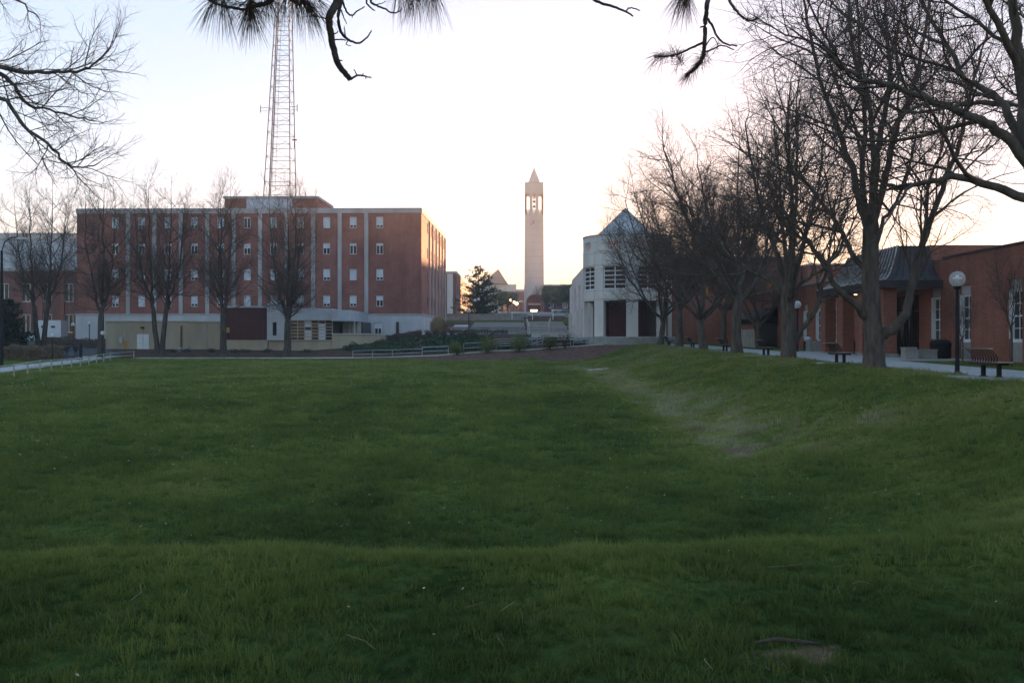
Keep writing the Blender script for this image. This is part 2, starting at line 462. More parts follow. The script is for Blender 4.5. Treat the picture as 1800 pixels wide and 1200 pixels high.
p.inputs['Roughness'].default_value = 1.0; p.inputs['Specular IOR Level'].default_value = 0.0
bp = nt.nodes.new('ShaderNodeBump'); bp.inputs['Strength'].default_value = 0.9; bp.inputs['Distance'].default_value = 0.12
nt.links.new(_noise(nt, pos, 5.5, 6, 0.75), bp.inputs['Height']); nt.links.new(bp.outputs[0], p.inputs['Normal'])
MATS['lawn'] = m
ground_me = quads_mesh('ground', V, Q, 'lawn')
ground_me.polygons.foreach_set('use_smooth', [True] * len(Q))
a_ = ground_me.attributes.new('bare', 'FLOAT', 'POINT')
a_.data.foreach_set('value', bare(XX, YY).ravel().astype(np.float32))
ground = tag(link_mesh('ground', ground_me), kind='structure')

mat('mulch', (0.135, 0.078, 0.062), 1.0, 0.4, 2.2, 1.0, 9, spec=0.0)
mat('leaf_litter', (0.085, 0.055, 0.042), 1.0, 0.4, 1.5, 1.0, 6, spec=0.0)
mat('paving', (0.13, 0.118, 0.115), 0.9, 0.14, 0.8, 0.3, 25)
mat('paving_pale', (0.42, 0.40, 0.42), 0.9, 0.1, 0.8, 0.3, 25)

def drape(name, left, right, material, off, thick=0.0, step=1.0, cross=6):
    """a strip laid on the terrain between two edge lines"""
    L = [Vector((a[0], a[1], 0)) for a in left]; Rr = [Vector((a[0], a[1], 0)) for a in right]
    def samp(P, t):
        t *= len(P) - 1; i = min(int(t), len(P) - 2); return P[i].lerp(P[i + 1], t - i)
    n = max(2, int(max(sum((L[i + 1] - L[i]).length for i in range(len(L) - 1)), 2) / step))
    mb = MB(); rows = []
    for i in range(n + 1):
        a = samp(L, i / n); b = samp(Rr, i / n); row = []
        for k in range(cross + 1):
            q = a.lerp(b, k / cross); row.append((q.x, q.y, g(q.x, q.y) + off))
        rows.append(row)
    for row in rows: mb.v += row
    c1 = cross + 1
    for i in range(n):
        for k in range(cross):
            s0 = i * c1 + k; mb.f.append((s0, s0 + 1, s0 + c1 + 1, s0 + c1))
    if thick:
        nb = len(mb.v)
        mb.v += [(x, y, z - thick) for row in rows for (x, y, z) in row]
        for i in range(n):
            a = i * c1; mb.f.append((a, a + c1, nb + a + c1, nb + a))
            a = i * c1 + cross; mb.f.append((a + c1, a, nb + a, nb + a + c1))
        for k in range(cross):
            mb.f.append((k + 1, k, nb + k, nb + k + 1))
            a = n * c1 + k; mb.f.append((a, a + 1, nb + a + 1, nb + a))
    o = mb.build(name, material)
    return tag(o, kind='structure')

# mulch slope between lawn and cross path, its lower edge wandering
edge = []
for px, y in ((560, 105.6), (640, 104.2), (760, 102.2), (800, 101.6), (860, 101.8), (905, 103.3), (935, 104.2), (952, 103.0), (965, 101.2), (1000, 100.6), (1040, 100.8), (1075, 102.5), (1110, 103.6)):
    edge.append((atx(px, y), y))
drape('mulch_bed', [(x, 107.7) for x, y in edge], edge, 'mulch', 0.03, 0.0, 0.8, 8)
# litter bed under the row of trees
drape('planting_bed', [(-53, 108.3), (-40, 108.3), (-20, 108.3)], [(-53, 125.5), (-40, 125.5), (-20, 122)], 'leaf_litter', 0.03, 0.0, 1.5, 14)
drape('planting_slope', [(-20, 108.4), (-10, 109), (0, 109.4), (8.6, 109.4)], [(-20, 189), (-10, 189), (0, 189), (8.6, 189)], 'leaf_litter', 0.035, 0.0, 1.0, 60)
# kerb along the far side of the lawn
kline = [(-41.5, 107.7), (-30, 107.7), (-18.5, 107.75), (-9, 107.8), (-2.8, 107.85), (2.85, 107.85), (8.9, 107.9), (14.8, 107.9)]
drape('kerb', kline, [(x, y + 0.45) for x, y in kline], 'kerb_stone', 0.10, 0.35, 0.8, 2)
# concrete path along the benches, slab by slab
pm = MB()
slabs = []
y = 16.0
while y < 104:
    slabs.append((y, y + 1.76)); y += 1.78
path_base = drape('path', [(15.05, 14), (15.0, 60), (14.9, 107)], [(18.45, 14), (18.45, 60), (18.6, 107)], 'concrete_old', 0.012, 0.3, 1.0, 4)
slab_me = {}
for i, (a, b) in enumerate(slabs):
    for k, (x0, x1) in enumerate(((15.06, 16.73), (16.755, 18.42))):
        q = MB(); z = [g(16.7, a) + 0.035, g(16.7, b) + 0.035]
        q.prism([(x0, a), (x1, a), (x1, b), (x0, b)], [z[0] - 0.1, z[0] - 0.1, z[1] - 0.1, z[1] - 0.1], [z[0], z[0], z[1], z[1]])
        q.build('slab', 'concrete_path', path_base)
# entrance forecourt beside the path
drape('forecourt', [(18.47, 49), (18.47, 70)], [(22.98, 49), (22.98, 70)], 'concrete_path', 0.05, 0.25, 1.0, 6)
# walkway behind the white rail fence on the left
drape('walkway', [(-34.5, 58), (-38, 75), (-43.5, 100), (-45, 113)], [(-37.5, 58), (-41, 75), (-46.5, 100), (-49.5, 113)], 'concrete_path', 0.035, 0.2, 1.0, 4)
drape('lane', [(-45, 113.5), (-53.5, 128), (-60, 160)], [(-52, 113.5), (-61, 128), (-90, 160)], 'asphalt', 0.05, 0.1, 1.5, 8)
drape('parking_lot', [(-130, 118), (-130, 158)], [(-62, 118), (-92, 158)], 'asphalt', 0.05, 0.1, 2.0, 16)
# ramped walk climbing past the hall, upper plaza and far court
drape('ramp_walk', [(-10.8, 131), (-10.8, 150), (-11.0, 172)], [(-8.2, 131), (-8.2, 150), (-8.6, 172)], 'paving_pale', 0.11, 0.1, 1.0, 4)
drape('terrace', [(-10.5, 137), (-8, 160), (-8, 182)], [(1.0, 137), (1.0, 160), (1.0, 182)], 'paving', 0.075, 0.1, 2.0, 10)
drape('upper_plaza', [(-12, 189), (-14, 260), (-14, 338)], [(24, 189), (26, 260), (30, 338)], 'paving', 0.05, 0.1, 4.0, 10)

# ------------------------------------------------------------------ windows
def window_set(w, h, kind, fw=0.07, depth=0.06):
    """frame + blind/panes meshes, centred on (0,0), facing -y"""
    f = MB()
    f.box(-w / 2, -w / 2 + fw, 0, depth, -h / 2, h / 2); f.box(w / 2 - fw, w / 2, 0, depth, -h / 2, h / 2)
    f.box(-w / 2 + fw, w / 2 - fw, 0, depth, h / 2 - fw, h / 2); f.box(-w / 2 + fw, w / 2 - fw, 0, depth, -h / 2, -h / 2 + fw)
    top = {0: -0.5, 1: 0.30, 2: -0.22, 3: 0.08, 4: 0.42}[kind] * h       # lower edge of the blind
    parts = []
    lo = -h / 2 + fw
    if kind != 0:
        f.box(-0.045, 0.045, 0, depth, lo, top - 0.03)
        f.box(-w / 2 + fw, w / 2 - fw, 0.004, depth, top - 0.03, top + 0.03)
    b = MB(); b.box(-w / 2 + fw, w / 2 - fw, 0.03, 0.05, max(top + 0.03, lo) if kind else lo, h / 2 - fw)
    if kind == 0: f.box(-0.02, 0.02, 0.012, 0.029, lo, h / 2 - fw)
    parts.append(('blind', b.mesh('blind', 'blind')))
    if kind != 0:
        for s in (-1, 1):
            g_ = MB(); x0, x1 = (-w / 2 + fw, -0.045) if s < 0 else (0.045, w / 2 - fw)
            g_.box(x0, x1, 0.035, 0.05, lo, top - 0.03); parts.append(('pane', g_.mesh('pane', 'glass_dark')))
    return f.mesh('window', 'white_paint'), parts
WSETS = {}
def place_window(parent, kind, w, h, loc, rz=0.0, key='a'):
    k = (kind, w, h)
    if k not in WSETS: WSETS[k] = window_set(w, h, kind)
    fm, parts = WSETS[k]
    o = link_mesh('window', fm, None, parent, loc); o.rotation_euler = (0, 0, rz)
    for nm, me in parts: link_mesh(nm, me, None, o)
    return o

# ------------------------------------------------------------------ the red brick hall with stone strips
rng = random.Random(4)
hall = thing('brick_hall', 'long four storey red brick hall with pale vertical stone strips behind the bare trees', 'building', (-13.5, 138, 0), None, R(-1.1))
WX = [-42.8 + 3.70 * i for i in range(11)]
WZ = [17.7, 14.05, 10.46, 6.8]
Z_B, Z_T = 5.05, 19.0
holes = [(x - 0.48, x + 0.48, z - 0.77, z + 0.77) for x in WX for z in WZ]
SY = [7.5 + 5.0 * i for i in range(6)]
mb = MB()
wall(mb, -48.2, 0, Z_B, Z_T, holes, lambda u, d, z: (u, d, z), 0.2)
shole = [(y - 0.5, y + 0.5, z - 0.77, z + 0.77) for y in SY for z in WZ]
wall(mb, 0, 36, Z_B, Z_T, shole, lambda u, d, z: (-d, u, z), 0.2)
mb.quad((-48.2, 36, Z_B), (-48.2, 0, Z_B), (-48.2, 0, Z_T), (-48.2, 36, Z_T))
mb.quad((0, 36, Z_B), (-48.2, 36, Z_B), (-48.2, 36, Z_T), (0, 36, Z_T))
mb.quad((-48.2, 0, Z_T - 0.2), (0, 0, Z_T - 0.2), (0, 36, Z_T - 0.2), (-48.2, 36, Z_T - 0.2))
mb.build('wall', 'brick_hall', hall, local=True)
MB().box(-48.28, 0.08, -0.08, 36.08, Z_T, 19.7).build('coping', 'limestone', hall, local=True)
MB().box(-48.3, 0.1, -0.12, 36.1, -0.5, Z_B - 0.2).build('base_course', 'limestone_base', hall, local=True)
MB().box(-48.4, 0.2, -0.2, 36.2, Z_B - 0.2, Z_B).build('sill_course', 'limestone', hall, local=True)
strip = MB().box(-0.27, 0.27, -0.16, 0.0, Z_B, Z_T - 0.004).mesh('stone_strip', 'limestone')
for i in range(10): link_mesh('stone_strip', strip, None, hall, (WX[i] + 1.85, 0, 0))
strip2 = MB().box(0.0, 0.16, -0.27, 0.27, Z_B, Z_T - 0.004).mesh('stone_strip', 'limestone')
for i in range(6): link_mesh('stone_strip', strip2, None, hall, (0, SY[i] + 2.5, 0))
ROWK = [[0, 0, 4, 0, 2, 0, 2, 0], [1, 1, 3, 1, 1, 4], [2, 2, 0, 2, 3, 2], [4, 2, 3, 2, 0, 2, 2]]
for r in range(4):
    for i, x in enumerate(WX):
        k = rng.choice(ROWK[r])
        place_window(hall, k, 0.96, 1.54, (x, 0.1, WZ[r]))
    for y in SY: place_window(hall, 1, 1.0, 1.54, (-0.1, y, WZ[r]), R(90))
# lower windows in the base course
for x, z in ((WX[10] - 0.2, 2.9), (WX[9] - 3.4, 2.9)):
    MB().box(x - 0.6, x + 0.6, -0.2, -0.12, z + 0.82, z + 0.95).build('lintel', 'limestone', hall, local=True)
    place_window(hall, 3, 0.96, 1.6, (x, -0.17, z))
MB().box(-3.5, -3.1, -0.3, -0.12, 1.2, 3.9).build('downpipe_housing', 'door_dark', hall, local=True)
# penthouse on the roof
pent = MB(); pent.box(-30.6, -16.7, 10, 20.5, 19.7, 22.45); pent.build('penthouse', 'brick_hall', hall, local=True)
MB().box(-30.8, -16.5, 9.8, 20.7, 22.45, 22.8).build('penthouse_coping', 'limestone', hall, local=True)
for i in range(8):
    MB().box(-27.3 + i * 0.86, -26.46 + i * 0.86, 9.92, 9.985, 19.75, 22.44).build('metal_panel', 'metal_panel', hall, local=True)
MB().box(-33.0, -30.6, 9, 16, 19.7, 20.9).build('roof_housing', 'brick_hall', hall, local=True)
MB().tube([(-24.6, 8, 19.7), (-24.6, 8, 20.2)], [0.5, 0.3], 10).build('roof_vent', 'rail_grey', hall, local=True)
for x, h in ((-33.6, 0.5), (-5, 0.25)): MB().box(x, x + 1.2, 6, 7.2, 19.7, 19.7 + h).build('roof_vent', 'rail_grey', hall, local=True)

# ------------------------------------------------------------------ lattice mast
mast = thing('lattice_mast', 'tall tapering lattice radio mast rising behind the hall penthouse', 'mast', (-37.75, 157, 19.7))
def mast_c(z):
    t = (z - 19.7) / 34.0
    return (-37.75 + 0.7 * t, 157.0, 2.2 - 1.15 * t)          # centre x, y, half width
lv = [19.7]
while lv[-1] < 63: lv.append(lv[-1] + 2.15 - 0.022 * (lv[-1] - 19.7))
cor = lambda z: [(mast_c(z)[0] + a * mast_c(z)[2], mast_c(z)[1] + b * mast_c(z)[2], z) for a, b in ((-1, -1), (1, -1), (1, 1), (-1, 1))]
for k in range(4):
    MB().tube([cor(z)[k] for z in lv], 0.075, 5).build('leg', 'mast_paint', mast)
for i, z in enumerate(lv[1:], 1):
    c = cor(z); q = MB()
    for k in range(4): q.tube([c[k], c[(k + 1) % 4]], 0.04, 4)
    q.build('cross_frame', 'mast_paint', mast)
for i in range(len(lv) - 1):
    a = cor(lv[i]); b = cor(lv[i + 1]); q = MB()
    for k in range(4):
        if (i + k) % 2: q.tube([a[k], b[(k + 1) % 4]], 0.024, 4)
        else: q.tube([a[(k + 1) % 4], b[k]], 0.024, 4)
    q.build('brace', 'mast_paint', mast)
lad = MB()
for s in (-0.25, 0.25): lad.tube([(mast_c(z)[0] - 0.45 * mast_c(z)[2] + s, mast_c(z)[1] - 0.5, z) for z in lv], 0.03, 4)
z = 20.0
while z < 62:
    x = mast_c(z)[0] - 0.45 * mast_c(z)[2]; lad.tube([(x - 0.25, 156.5, z), (x + 0.25, 156.5, z)], 0.02, 4); z += 0.6
lad.build('ladder', 'mast_paint', mast)
MB().tube([(mast_c(z)[0] - 0.72 * mast_c(z)[2], 156.0, z) for z in lv], 0.09, 5).build('cable_run', 'mast_paint', mast)
for px0, px1, py in ((-1, -1.35, 194), (1, 1.2, 192)):
    zz = atz(py, 157); mc_ = mast_c(zz); xa = mc_[0] + px0 * mc_[2]; xb = xa + px1; q = MB()
    ya = 157 - mc_[2]; q.tube([(xa, ya, zz), (xb, ya, zz)], 0.04, 5); q.tube([(xa, ya, zz - 0.5), (xb, ya, zz - 0.5)], 0.03, 5); q.tube([(xb, ya, zz + 0.4), (xb, ya, zz - 0.75)], 0.06, 5)
    q.build('antenna_arm', 'mast_paint', mast)
q = MB(); zz = atz(246, 157); xa = mast_c(zz)[0] + mast_c(zz)[2]
q.tube([(xa, 157, zz), (xa + 0.8, 157, zz)], 0.12, 6); q.tube([(xa + 0.3, 157, zz), (xa + 0.3, 157, zz - 1.2)], 0.05, 5); q.build('antenna_arm', 'mast_paint', mast)
for x, h in ((-39.9, 1.6), (-33.4, 1.9), (-32.2, 1.2), (-35.0, 1.5)):
    MB().tube([(x, 155.8, 22.8), (x, 155.8, 22.8 + h)], 0.05, 5).build('whip_antenna', 'mast_paint', mast)

# ------------------------------------------------------------------ tan service block
svc = thing('service_block', 'low flat tan rendered service block with a pale door in front of the hall', 'building', (-45, 126, 0))
MB().box(-52.3, -41.3, 126, 137.2, -0.4, 3.72).build('wall', 'tan_render', svc)
MB().box(-41.3, -36.62, 125.6, 137.2, -0.4, 3.66).build('wall', 'tan_render', svc)
MB().box(-52.4, -41.25, 125.9, 137.0, 3.72, 3.82).build('coping', 'kerb_stone', svc)
MB().box(-41.25, -36.62, 125.5, 137.0, 3.66, 3.76).build('coping', 'kerb_stone', svc)
d = MB().box(-48.3, -46.8, 125.94, 125.995, 0.12, 2.12).build('door', 'white_paint', svc)
MB().box(-47.55, -47.53, 125.925, 125.939, 0.14, 2.1).build('door_seam', 'door_dark', d)
MB().box(-50.5, -50.1, 125.8, 125.995, 1.0, 1.75).build('meter_box', 'rail_grey', svc)
MB().tube([(-50.3, 125.93, 1.75), (-50.3, 125.93, 3.6)], 0.03, 6).build('conduit', 'rail_grey', svc)
MB().box(-50.0, -49.55, 125.96, 125.995, 0.15, 1.3).build('hazard_panel', 'yellow_plate', svc)
MB().box(-47.8, -47.4, 125.75, 125.995, 2.85, 3.05).build('wall_light', 'black_metal', svc)
MB().tube([(-42.7, 125.9, 0.1), (-42.7, 125.9, 3.2)], 0.11, 8).build('downpipe', 'rust_stain', svc)
MB().tube([(-39.4, 125.52, 0.1), (-39.4, 125.52, 3.4)], 0.05, 8).build('downpipe', 'rail_grey', svc)
ub = thing('utility_box', 'low grey steel utility box on the litter bed between two bare trees', 'utility box', (-40.8, 120.6, g(-40.8, 120.6)))
MB().box(-0.8, 0.8, -0.4, 0.4, 0, 0.5).build('cabinet', 'rail_grey', ub, local=True)
MB().box(-0.84, 0.84, -0.44, 0.44, 0.5, 0.56).build('lid', 'rail_grey', ub, local=True)

# ------------------------------------------------------------------ brick and metal clad addition with the glazed bay
add = thing('glazed_annex', 'low annex of dark brick and pale metal panels with a wide glazed bay', 'building', (-29, 124, 0))
MB().box(-36.6, -31.3, 124, 136, -0.6, 1.42).build('plinth', 'tan_render', add)
MB().box(-36.6, -31.32, 123.95, 136, 1.42, 5.4).build('wall', 'brick_dark', add)
MB().box(-36.7, -31.32, 123.85, 136, 5.4, 5.62).build('coping', 'metal_panel', add)
MB().box(-36.45, -36.0, 123.88, 123.945, 2.3, 2.95).build('notice_plate', 'yellow_plate', add)
# metal clad stair turret with a slot window
mb = MB()
wall(mb, -31.3, -28.4, 1.36, 5.95, [(-30.6, -30.1, 1.95, 3.6)], lambda u, d, z: (u, 123.7 + d, z), 0.25)
mb.quad((-31.3, 136, 1.36), (-31.3, 123.7, 1.36), (-31.3, 123.7, 5.95), (-31.3, 136, 5.95))
mb.quad((-31.3, 123.7, 5.95), (-28.4, 123.7, 5.95), (-28.4, 136, 5.95), (-31.3, 136, 5.95))
mb.quad((-31.3, 123.7, 1.36), (-31.3, 136, 1.36), (-28.4, 136, 1.36), (-28.4, 123.7, 1.36))
mb.build('metal_cladding', 'metal_panel', add)
for i in range(1, 7):
    for x0, x1 in (((-31.3, -30.6), (-30.1, -28.42)) if 1.95 < 1.36 + i * 0.65 < 3.6 else ((-31.3, -28.42),)):
        MB().box(x0, x1, 123.68, 123.698, 1.36 + i * 0.65, 1.385 + i * 0.65).build('panel_joint', 'rail_grey', add)
MB().box(-30.6, -30.1, 123.9, 123.95, 1.95, 3.6).build('slot_window', 'glass_dark', add)
MB().box(-31.2, -28.4, 124.1, 136, -0.6, 1.36).build('plinth', 'tan_render', add)
# glazed bay with a rounded left shoulder
MB().box(-28.38, -23.2, 124.0, 136, -0.6, 1.40).build('plinth', 'tan_render', add)
cap = MB(); pts = [(-28.39, 3.83)]
for k in range(7):
    a = math.pi - k * math.pi / 12; pts.append((-27.4 + 0.99 * math.cos(a), 4.45 + 0.95 * math.sin(a)))
pts += [(-23.15, 5.28), (-23.15, 3.83)]
n = len(pts); cap.v = [(x, 123.6, z) for x, z in pts] + [(x, 135, z) for x, z in pts]
cap.f = [tuple(range(n - 1, -1, -1)), tuple(range(n, 2 * n))] + [(i, (i + 1) % n, n + (i + 1) % n, n + i) for i in range(n)]
cap.build('metal_fascia', 'metal_panel', add)
for i in range(6): MB().box(-27.6 + i * 0.85, -27.585 + i * 0.85, 123.58, 123.598, 3.85, 5.25).build('panel_joint', 'rail_grey', add)
bay = MB(); cx = [-28.38 + i * (5.18 / 6) for i in range(7)]; cz = [1.40 + i * (2.43 / 6) for i in range(7)]
for x in cx: bay.box(x - 0.05, x + 0.05, 123.86, 123.98, 1.40, 3.83)
for z_ in cz:
    for i in range(6): bay.box(cx[i] + 0.05, cx[i + 1] - 0.05, 123.87, 123.97, z_ - 0.045, z_ + 0.045)
bw = bay.build('bay_window', 'rail_white', add)
pane = MB().box(0.05, 5.18 / 6 - 0.05, 0.0, 0.02, 0.045, 2.43 / 6 - 0.045)
pm_d = pane.mesh('pane', 'glass_dark'); pm_b = pane.mesh('pane', 'glass_brown'); pm_l = pane.mesh('pane', 'blind')
for i in range(6):
    for j in range(6):
        me = pm_l if i in (2, 4) and rng.random() < 0.7 else (pm_b if rng.random() < 0.4 else pm_d)
        link_mesh('pane', me, None, bw, (cx[i], 123.92, cz[j]))
MB().box(-28.3, -23.3, 124.2, 135.9, 1.41, 3.82).build('room', 'door_dark', add)
# canopy and recessed entrance
can = MB(); arc = [(-23.14, 122.9), (-22.2, 122.75), (-21.4, 123.1), (-20.9, 123.8), (-20.8, 125.0), (-20.8, 137), (-23.14, 137)]
can.prism(arc, 3.75, 5.1); can.build('canopy', 'metal_panel', add)
MB().box(-23.1, -20.4, 130, 137.4, 2.06, 3.74).build('entrance_recess', 'door_dark', add)
for i in range(4): MB().box(-23.0 + i * 0.62, -22.45 + i * 0.62, 129.9, 129.98, 2.1, 3.7).build('door_leaf', 'rail_grey', add)
MB().tube([(-20.6, 124.6, 2.06), (-20.6, 124.6, 3.75)], 0.06, 8).build('post', 'rail_grey', add)
MB().prism([(-23.18, 123.6), (-17.3, 124.2), (-17.3, 130), (-23.18, 130)], -0.6, 2.06).build('terrace_wall', 'tan_render', add)
MB().prism([(-23.2, 123.5), (-17.2, 124.1), (-17.2, 124.5), (-23.2, 123.9)], 2.062, 2.2).build('terrace_coping', 'kerb_stone', add)
dome = MB().lathe([(0.62, 0), (0.58, 0.2), (0.42, 0.38), (0.2, 0.48), (0.03, 0.5)], 14, (-30.4, 126.5, 5.95)); dome.build('roof_light', 'white_paint', add, smooth=True)

# ------------------------------------------------------------------ clock tower
tw = thing('clock_tower', 'slender pale concrete clock tower with open belfry and pointed spire', 'tower', (5.2, 340, 11))
TX, TY, HW = 5.2, 340.0, 3.1
def lerp(a, b, t): return a + (b - a) * t
# shaft, slightly battered, with an arched recess at the foot
sh = MB(); z0, z1, w0, w1 = 20.0, 43.9, 3.3, 3.12
sh.v = [(TX - w0, TY - w0, z0), (TX + w0, TY - w0, z0), (TX + w0, TY + w0, z0), (TX - w0, TY + w0, z0), (TX - w1, TY - w1, z1), (TX + w1, TY - w1, z1), (TX + w1, TY + w1, z1), (TX - w1, TY + w1, z1)]
sh.f = [(0, 3, 2, 1), (4, 5, 6, 7), (0, 1, 5, 4), (1, 2, 6, 5), (2, 3, 7, 6), (3, 0, 4, 7)]
sh.build('shaft', 'tower_concrete', tw)
def arch_face(mb, cx, w, zb, zs, x0, x1, zt, y, n=10, depth=1.0, back=None):
    """face in the xz plane at y with one arched opening, with its reveal"""
    arc = [(cx - w / 2, zb)] + [(cx + w / 2 * math.cos(math.pi - k * math.pi / n), zs + w / 2 * math.sin(k * math.pi / n)) for k in range(n + 1)] + [(cx + w / 2, zb)]
    mb.quad((x0, y, zb), (cx - w / 2, y, zb), (cx - w / 2, y, zt), (x0, y, zt))
    mb.quad((cx + w / 2, y, zb), (x1, y, zb), (x1, y, zt), (cx + w / 2, y, zt))
    for k in range(1, n + 1):
        a, b = arc[k], arc[k + 1]
        mb.quad((a[0], y, a[1]), (b[0], y, b[1]), (b[0], y, zt), (a[0], y, zt))
    for k in range(len(arc) - 1):
        a, b = arc[k], arc[k + 1]
        mb.quad((a[0], y, a[1]), (a[0], y + depth, a[1]), (b[0], y + depth, b[1]), (b[0], y, b[1]))
for k in range(9):
    z_ = 22.4 + k * 2.4; w_ = lerp(3.3, 3.12, (z_ - 20) / 23.9) + 0.008
    MB().box(TX - w_, TX + w_, TY - w_, TY + w_, z_, z_ + 0.07).build('panel_joint', 'concrete_old', tw)
ft = MB(); arch_face(ft, TX, 4.4, 10.6, 14.2, TX - 3.4, TX + 3.4, 20.0, TY - 3.4, 12, 1.2)
ft.quad((TX - 3.4, TY + 3.4, 10.6), (TX - 3.4, TY - 3.4, 10.6), (TX - 3.4, TY - 3.4, 20), (TX - 3.4, TY + 3.4, 20))
ft.quad((TX + 3.4, TY - 3.4, 10.6), (TX + 3.4, TY + 3.4, 10.6), (TX + 3.4, TY + 3.4, 20), (TX + 3.4, TY - 3.4, 20))
ft.quad((TX + 3.4, TY + 3.4, 10.6), (TX - 3.4, TY + 3.4, 10.6), (TX - 3.4, TY + 3.4, 20), (TX + 3.4, TY + 3.4, 20))
ft.quad((TX - 3.4, TY - 3.4, 20), (TX + 3.4, TY - 3.4, 20), (TX + 3.4, TY + 3.4, 20), (TX - 3.4, TY + 3.4, 20))
ft.build('foot', 'tower_concrete', tw)
ring = MB()
for k in range(12):
    a0, a1 = math.pi - k * math.pi / 12, math.pi - (k + 1) * math.pi / 12
    q = [(TX + r_ * math.cos(a_), 14.2 + r_ * math.sin(a_)) for a_ in (a0, a1) for r_ in (2.15, 2.7)]
    ring.v += [(q[i][0], TY - 3.44 - d_, q[i][1]) for d_ in (0.0, 0.06) for i in (0, 1, 3, 2)]
    b = len(ring.v) - 8; ring.f += [(b + 4, b + 5, b + 6, b + 7), (b, b + 3, b + 2, b + 1), (b, b + 1, b + 5, b + 4), (b + 2, b + 3, b + 7, b + 6), (b + 1, b + 2, b + 6, b + 5), (b + 3, b, b + 4, b + 7)]
for s in (-1, 1):
    x0, x1 = sorted((TX + s * 2.15, TX + s * 2.7)); ring.box(x0, x1, TY - 3.5, TY - 3.44, 10.6, 14.2)
ring.build('brick_arch', 'brick_far', tw)
MB().box(TX - 2.2, TX + 2.2, TY - 2.3, TY - 2.1, 13.9, 16.6).build('tympanum', 'brick_far', tw)
MB().box(TX - 2.2, TX + 2.2, TY - 2.6, TY - 2.3, 13.3, 13.9).build('lintel', 'limestone', tw)
MB().box(TX - 2.2, TX + 2.2, TY - 2.2, TY - 2.0, 10.6, 13.3).build('doorway', 'door_dark', tw)
MB().box(TX - 1.2, TX + 1.0, TY - 2.5, TY - 2.3, 11.2, 11.6).build('doorway_light', 'lamp_warm', tw)
# belfry: three arched openings clean through front and back, and in the sides
CXS = (-2.02, 0, 2.02); OW = 1.12; ZB, ZS, ZTOP = 43.9, 50.3, 54.6
def belfry_face(name, y, dep):
    f = MB(); xs = [TX - 3.12, TX - 1.01, TX + 1.01, TX + 3.12]
    for i in range(3): arch_face(f, TX + CXS[i], OW, ZB, ZS, xs[i], xs[i + 1], ZTOP, y, 8, dep)
    return f.build(name, 'tower_concrete', tw)
belfry_face('belfry_wall', TY - 3.12, 0.6)
belfry_face('belfry_wall', TY + 2.52, 0.6)
for s in (-1, 1):
    q = MB()
    xa, xb = sorted((TX + s * 3.12, TX + s * 2.58))
    for a, b in ((-3.12, -2.6), (-1.45, -0.6), (0.6, 1.45), (2.6, 3.1)): q.box(xa, xb, TY + a, TY + b, ZB, 51.2)
    q.box(xa, xb, TY - 3.1, TY + 3.1, 51.2, ZTOP); q.build('belfry_pier', 'tower_concrete', tw)
MB().box(TX - 3.1, TX + 3.1, TY - 3.1, TY + 3.1, 52.8, 53.1).build('belfry_ceiling', 'tower_concrete', tw)
MB().box(TX - 3.14, TX + 3.14, TY - 3.14, TY + 3.14, ZTOP, ZTOP + 0.22).build('parapet', 'limestone', tw)
for cx_ in CXS:
    for y in (TY - 2.95, TY + 2.85):
        q = MB()
        for k in range(5): q.box(TX + cx_ - 0.555, TX + cx_ + 0.555, y, y + 0.08, 44.0 + k * 0.34, 44.2 + k * 0.34)
        for k in range(3): q.box(TX + cx_ - 0.5 + k * 0.45, TX + cx_ - 0.4 + k * 0.45, y + 0.09, y + 0.15, 43.95, 45.6)
        q.build('louvre', 'limestone', tw)
for z_, r_ in ((49.6, 0.42), (48.3, 0.5), (46.6, 0.55)):
    MB().lathe([(r_, 0), (r_ * 0.8, 0.25), (r_ * 0.55, 0.7), (r_ * 0.4, 0.9), (0.05, 1.0)], 14, (TX + 0.02, TY, z_)).build('bell', 'door_dark', tw, smooth=True)
MB().box(TX - 0.08, TX + 0.08, TY - 2.5, TY + 2.5, 50.5, 50.7).build('bell_beam', 'door_dark', tw)
sp = MB(); hw = 2.0; zt, za = ZTOP + 0.22, 60.4
sp.v = [(TX - hw, TY - hw, zt), (TX + hw, TY - hw, zt), (TX + hw, TY + hw, zt), (TX - hw, TY + hw, zt), (TX, TY, za)]
sp.f = [(0, 1, 4), (1, 2, 4), (2, 3, 4), (3, 0, 4), (3, 2, 1, 0)]
sp.build('spire', 'tower_concrete', tw)
MB().tube([(TX, TY, za - 0.1), (TX, TY, za + 1.3)], 0.06, 5).build('finial', 'door_dark', tw)
clk = MB()
for k in range(12):
    a = k * math.pi / 6; ca, sa = math.sin(a), math.cos(a)
    clk.tube([(TX + ca * 1.05, TY - 3.22, 41.1 + sa * 1.05), (TX + ca * 1.7, TY - 3.22, 41.1 + sa * 1.7)], 0.06, 4)
co_ = clk.build('clock_face', 'rail_grey', tw)
MB().tube([(TX, TY - 3.28, 41.1), (TX - 1.38, TY - 3.28, 40.35)], [0.11, 0.05], 4).build('minute_hand', 'door_dark', co_)
MB().tube([(TX, TY - 3.28, 41.1), (TX - 0.45, TY - 3.28, 42.0)], [0.12, 0.07], 4).build('hour_hand', 'door_dark', co_)

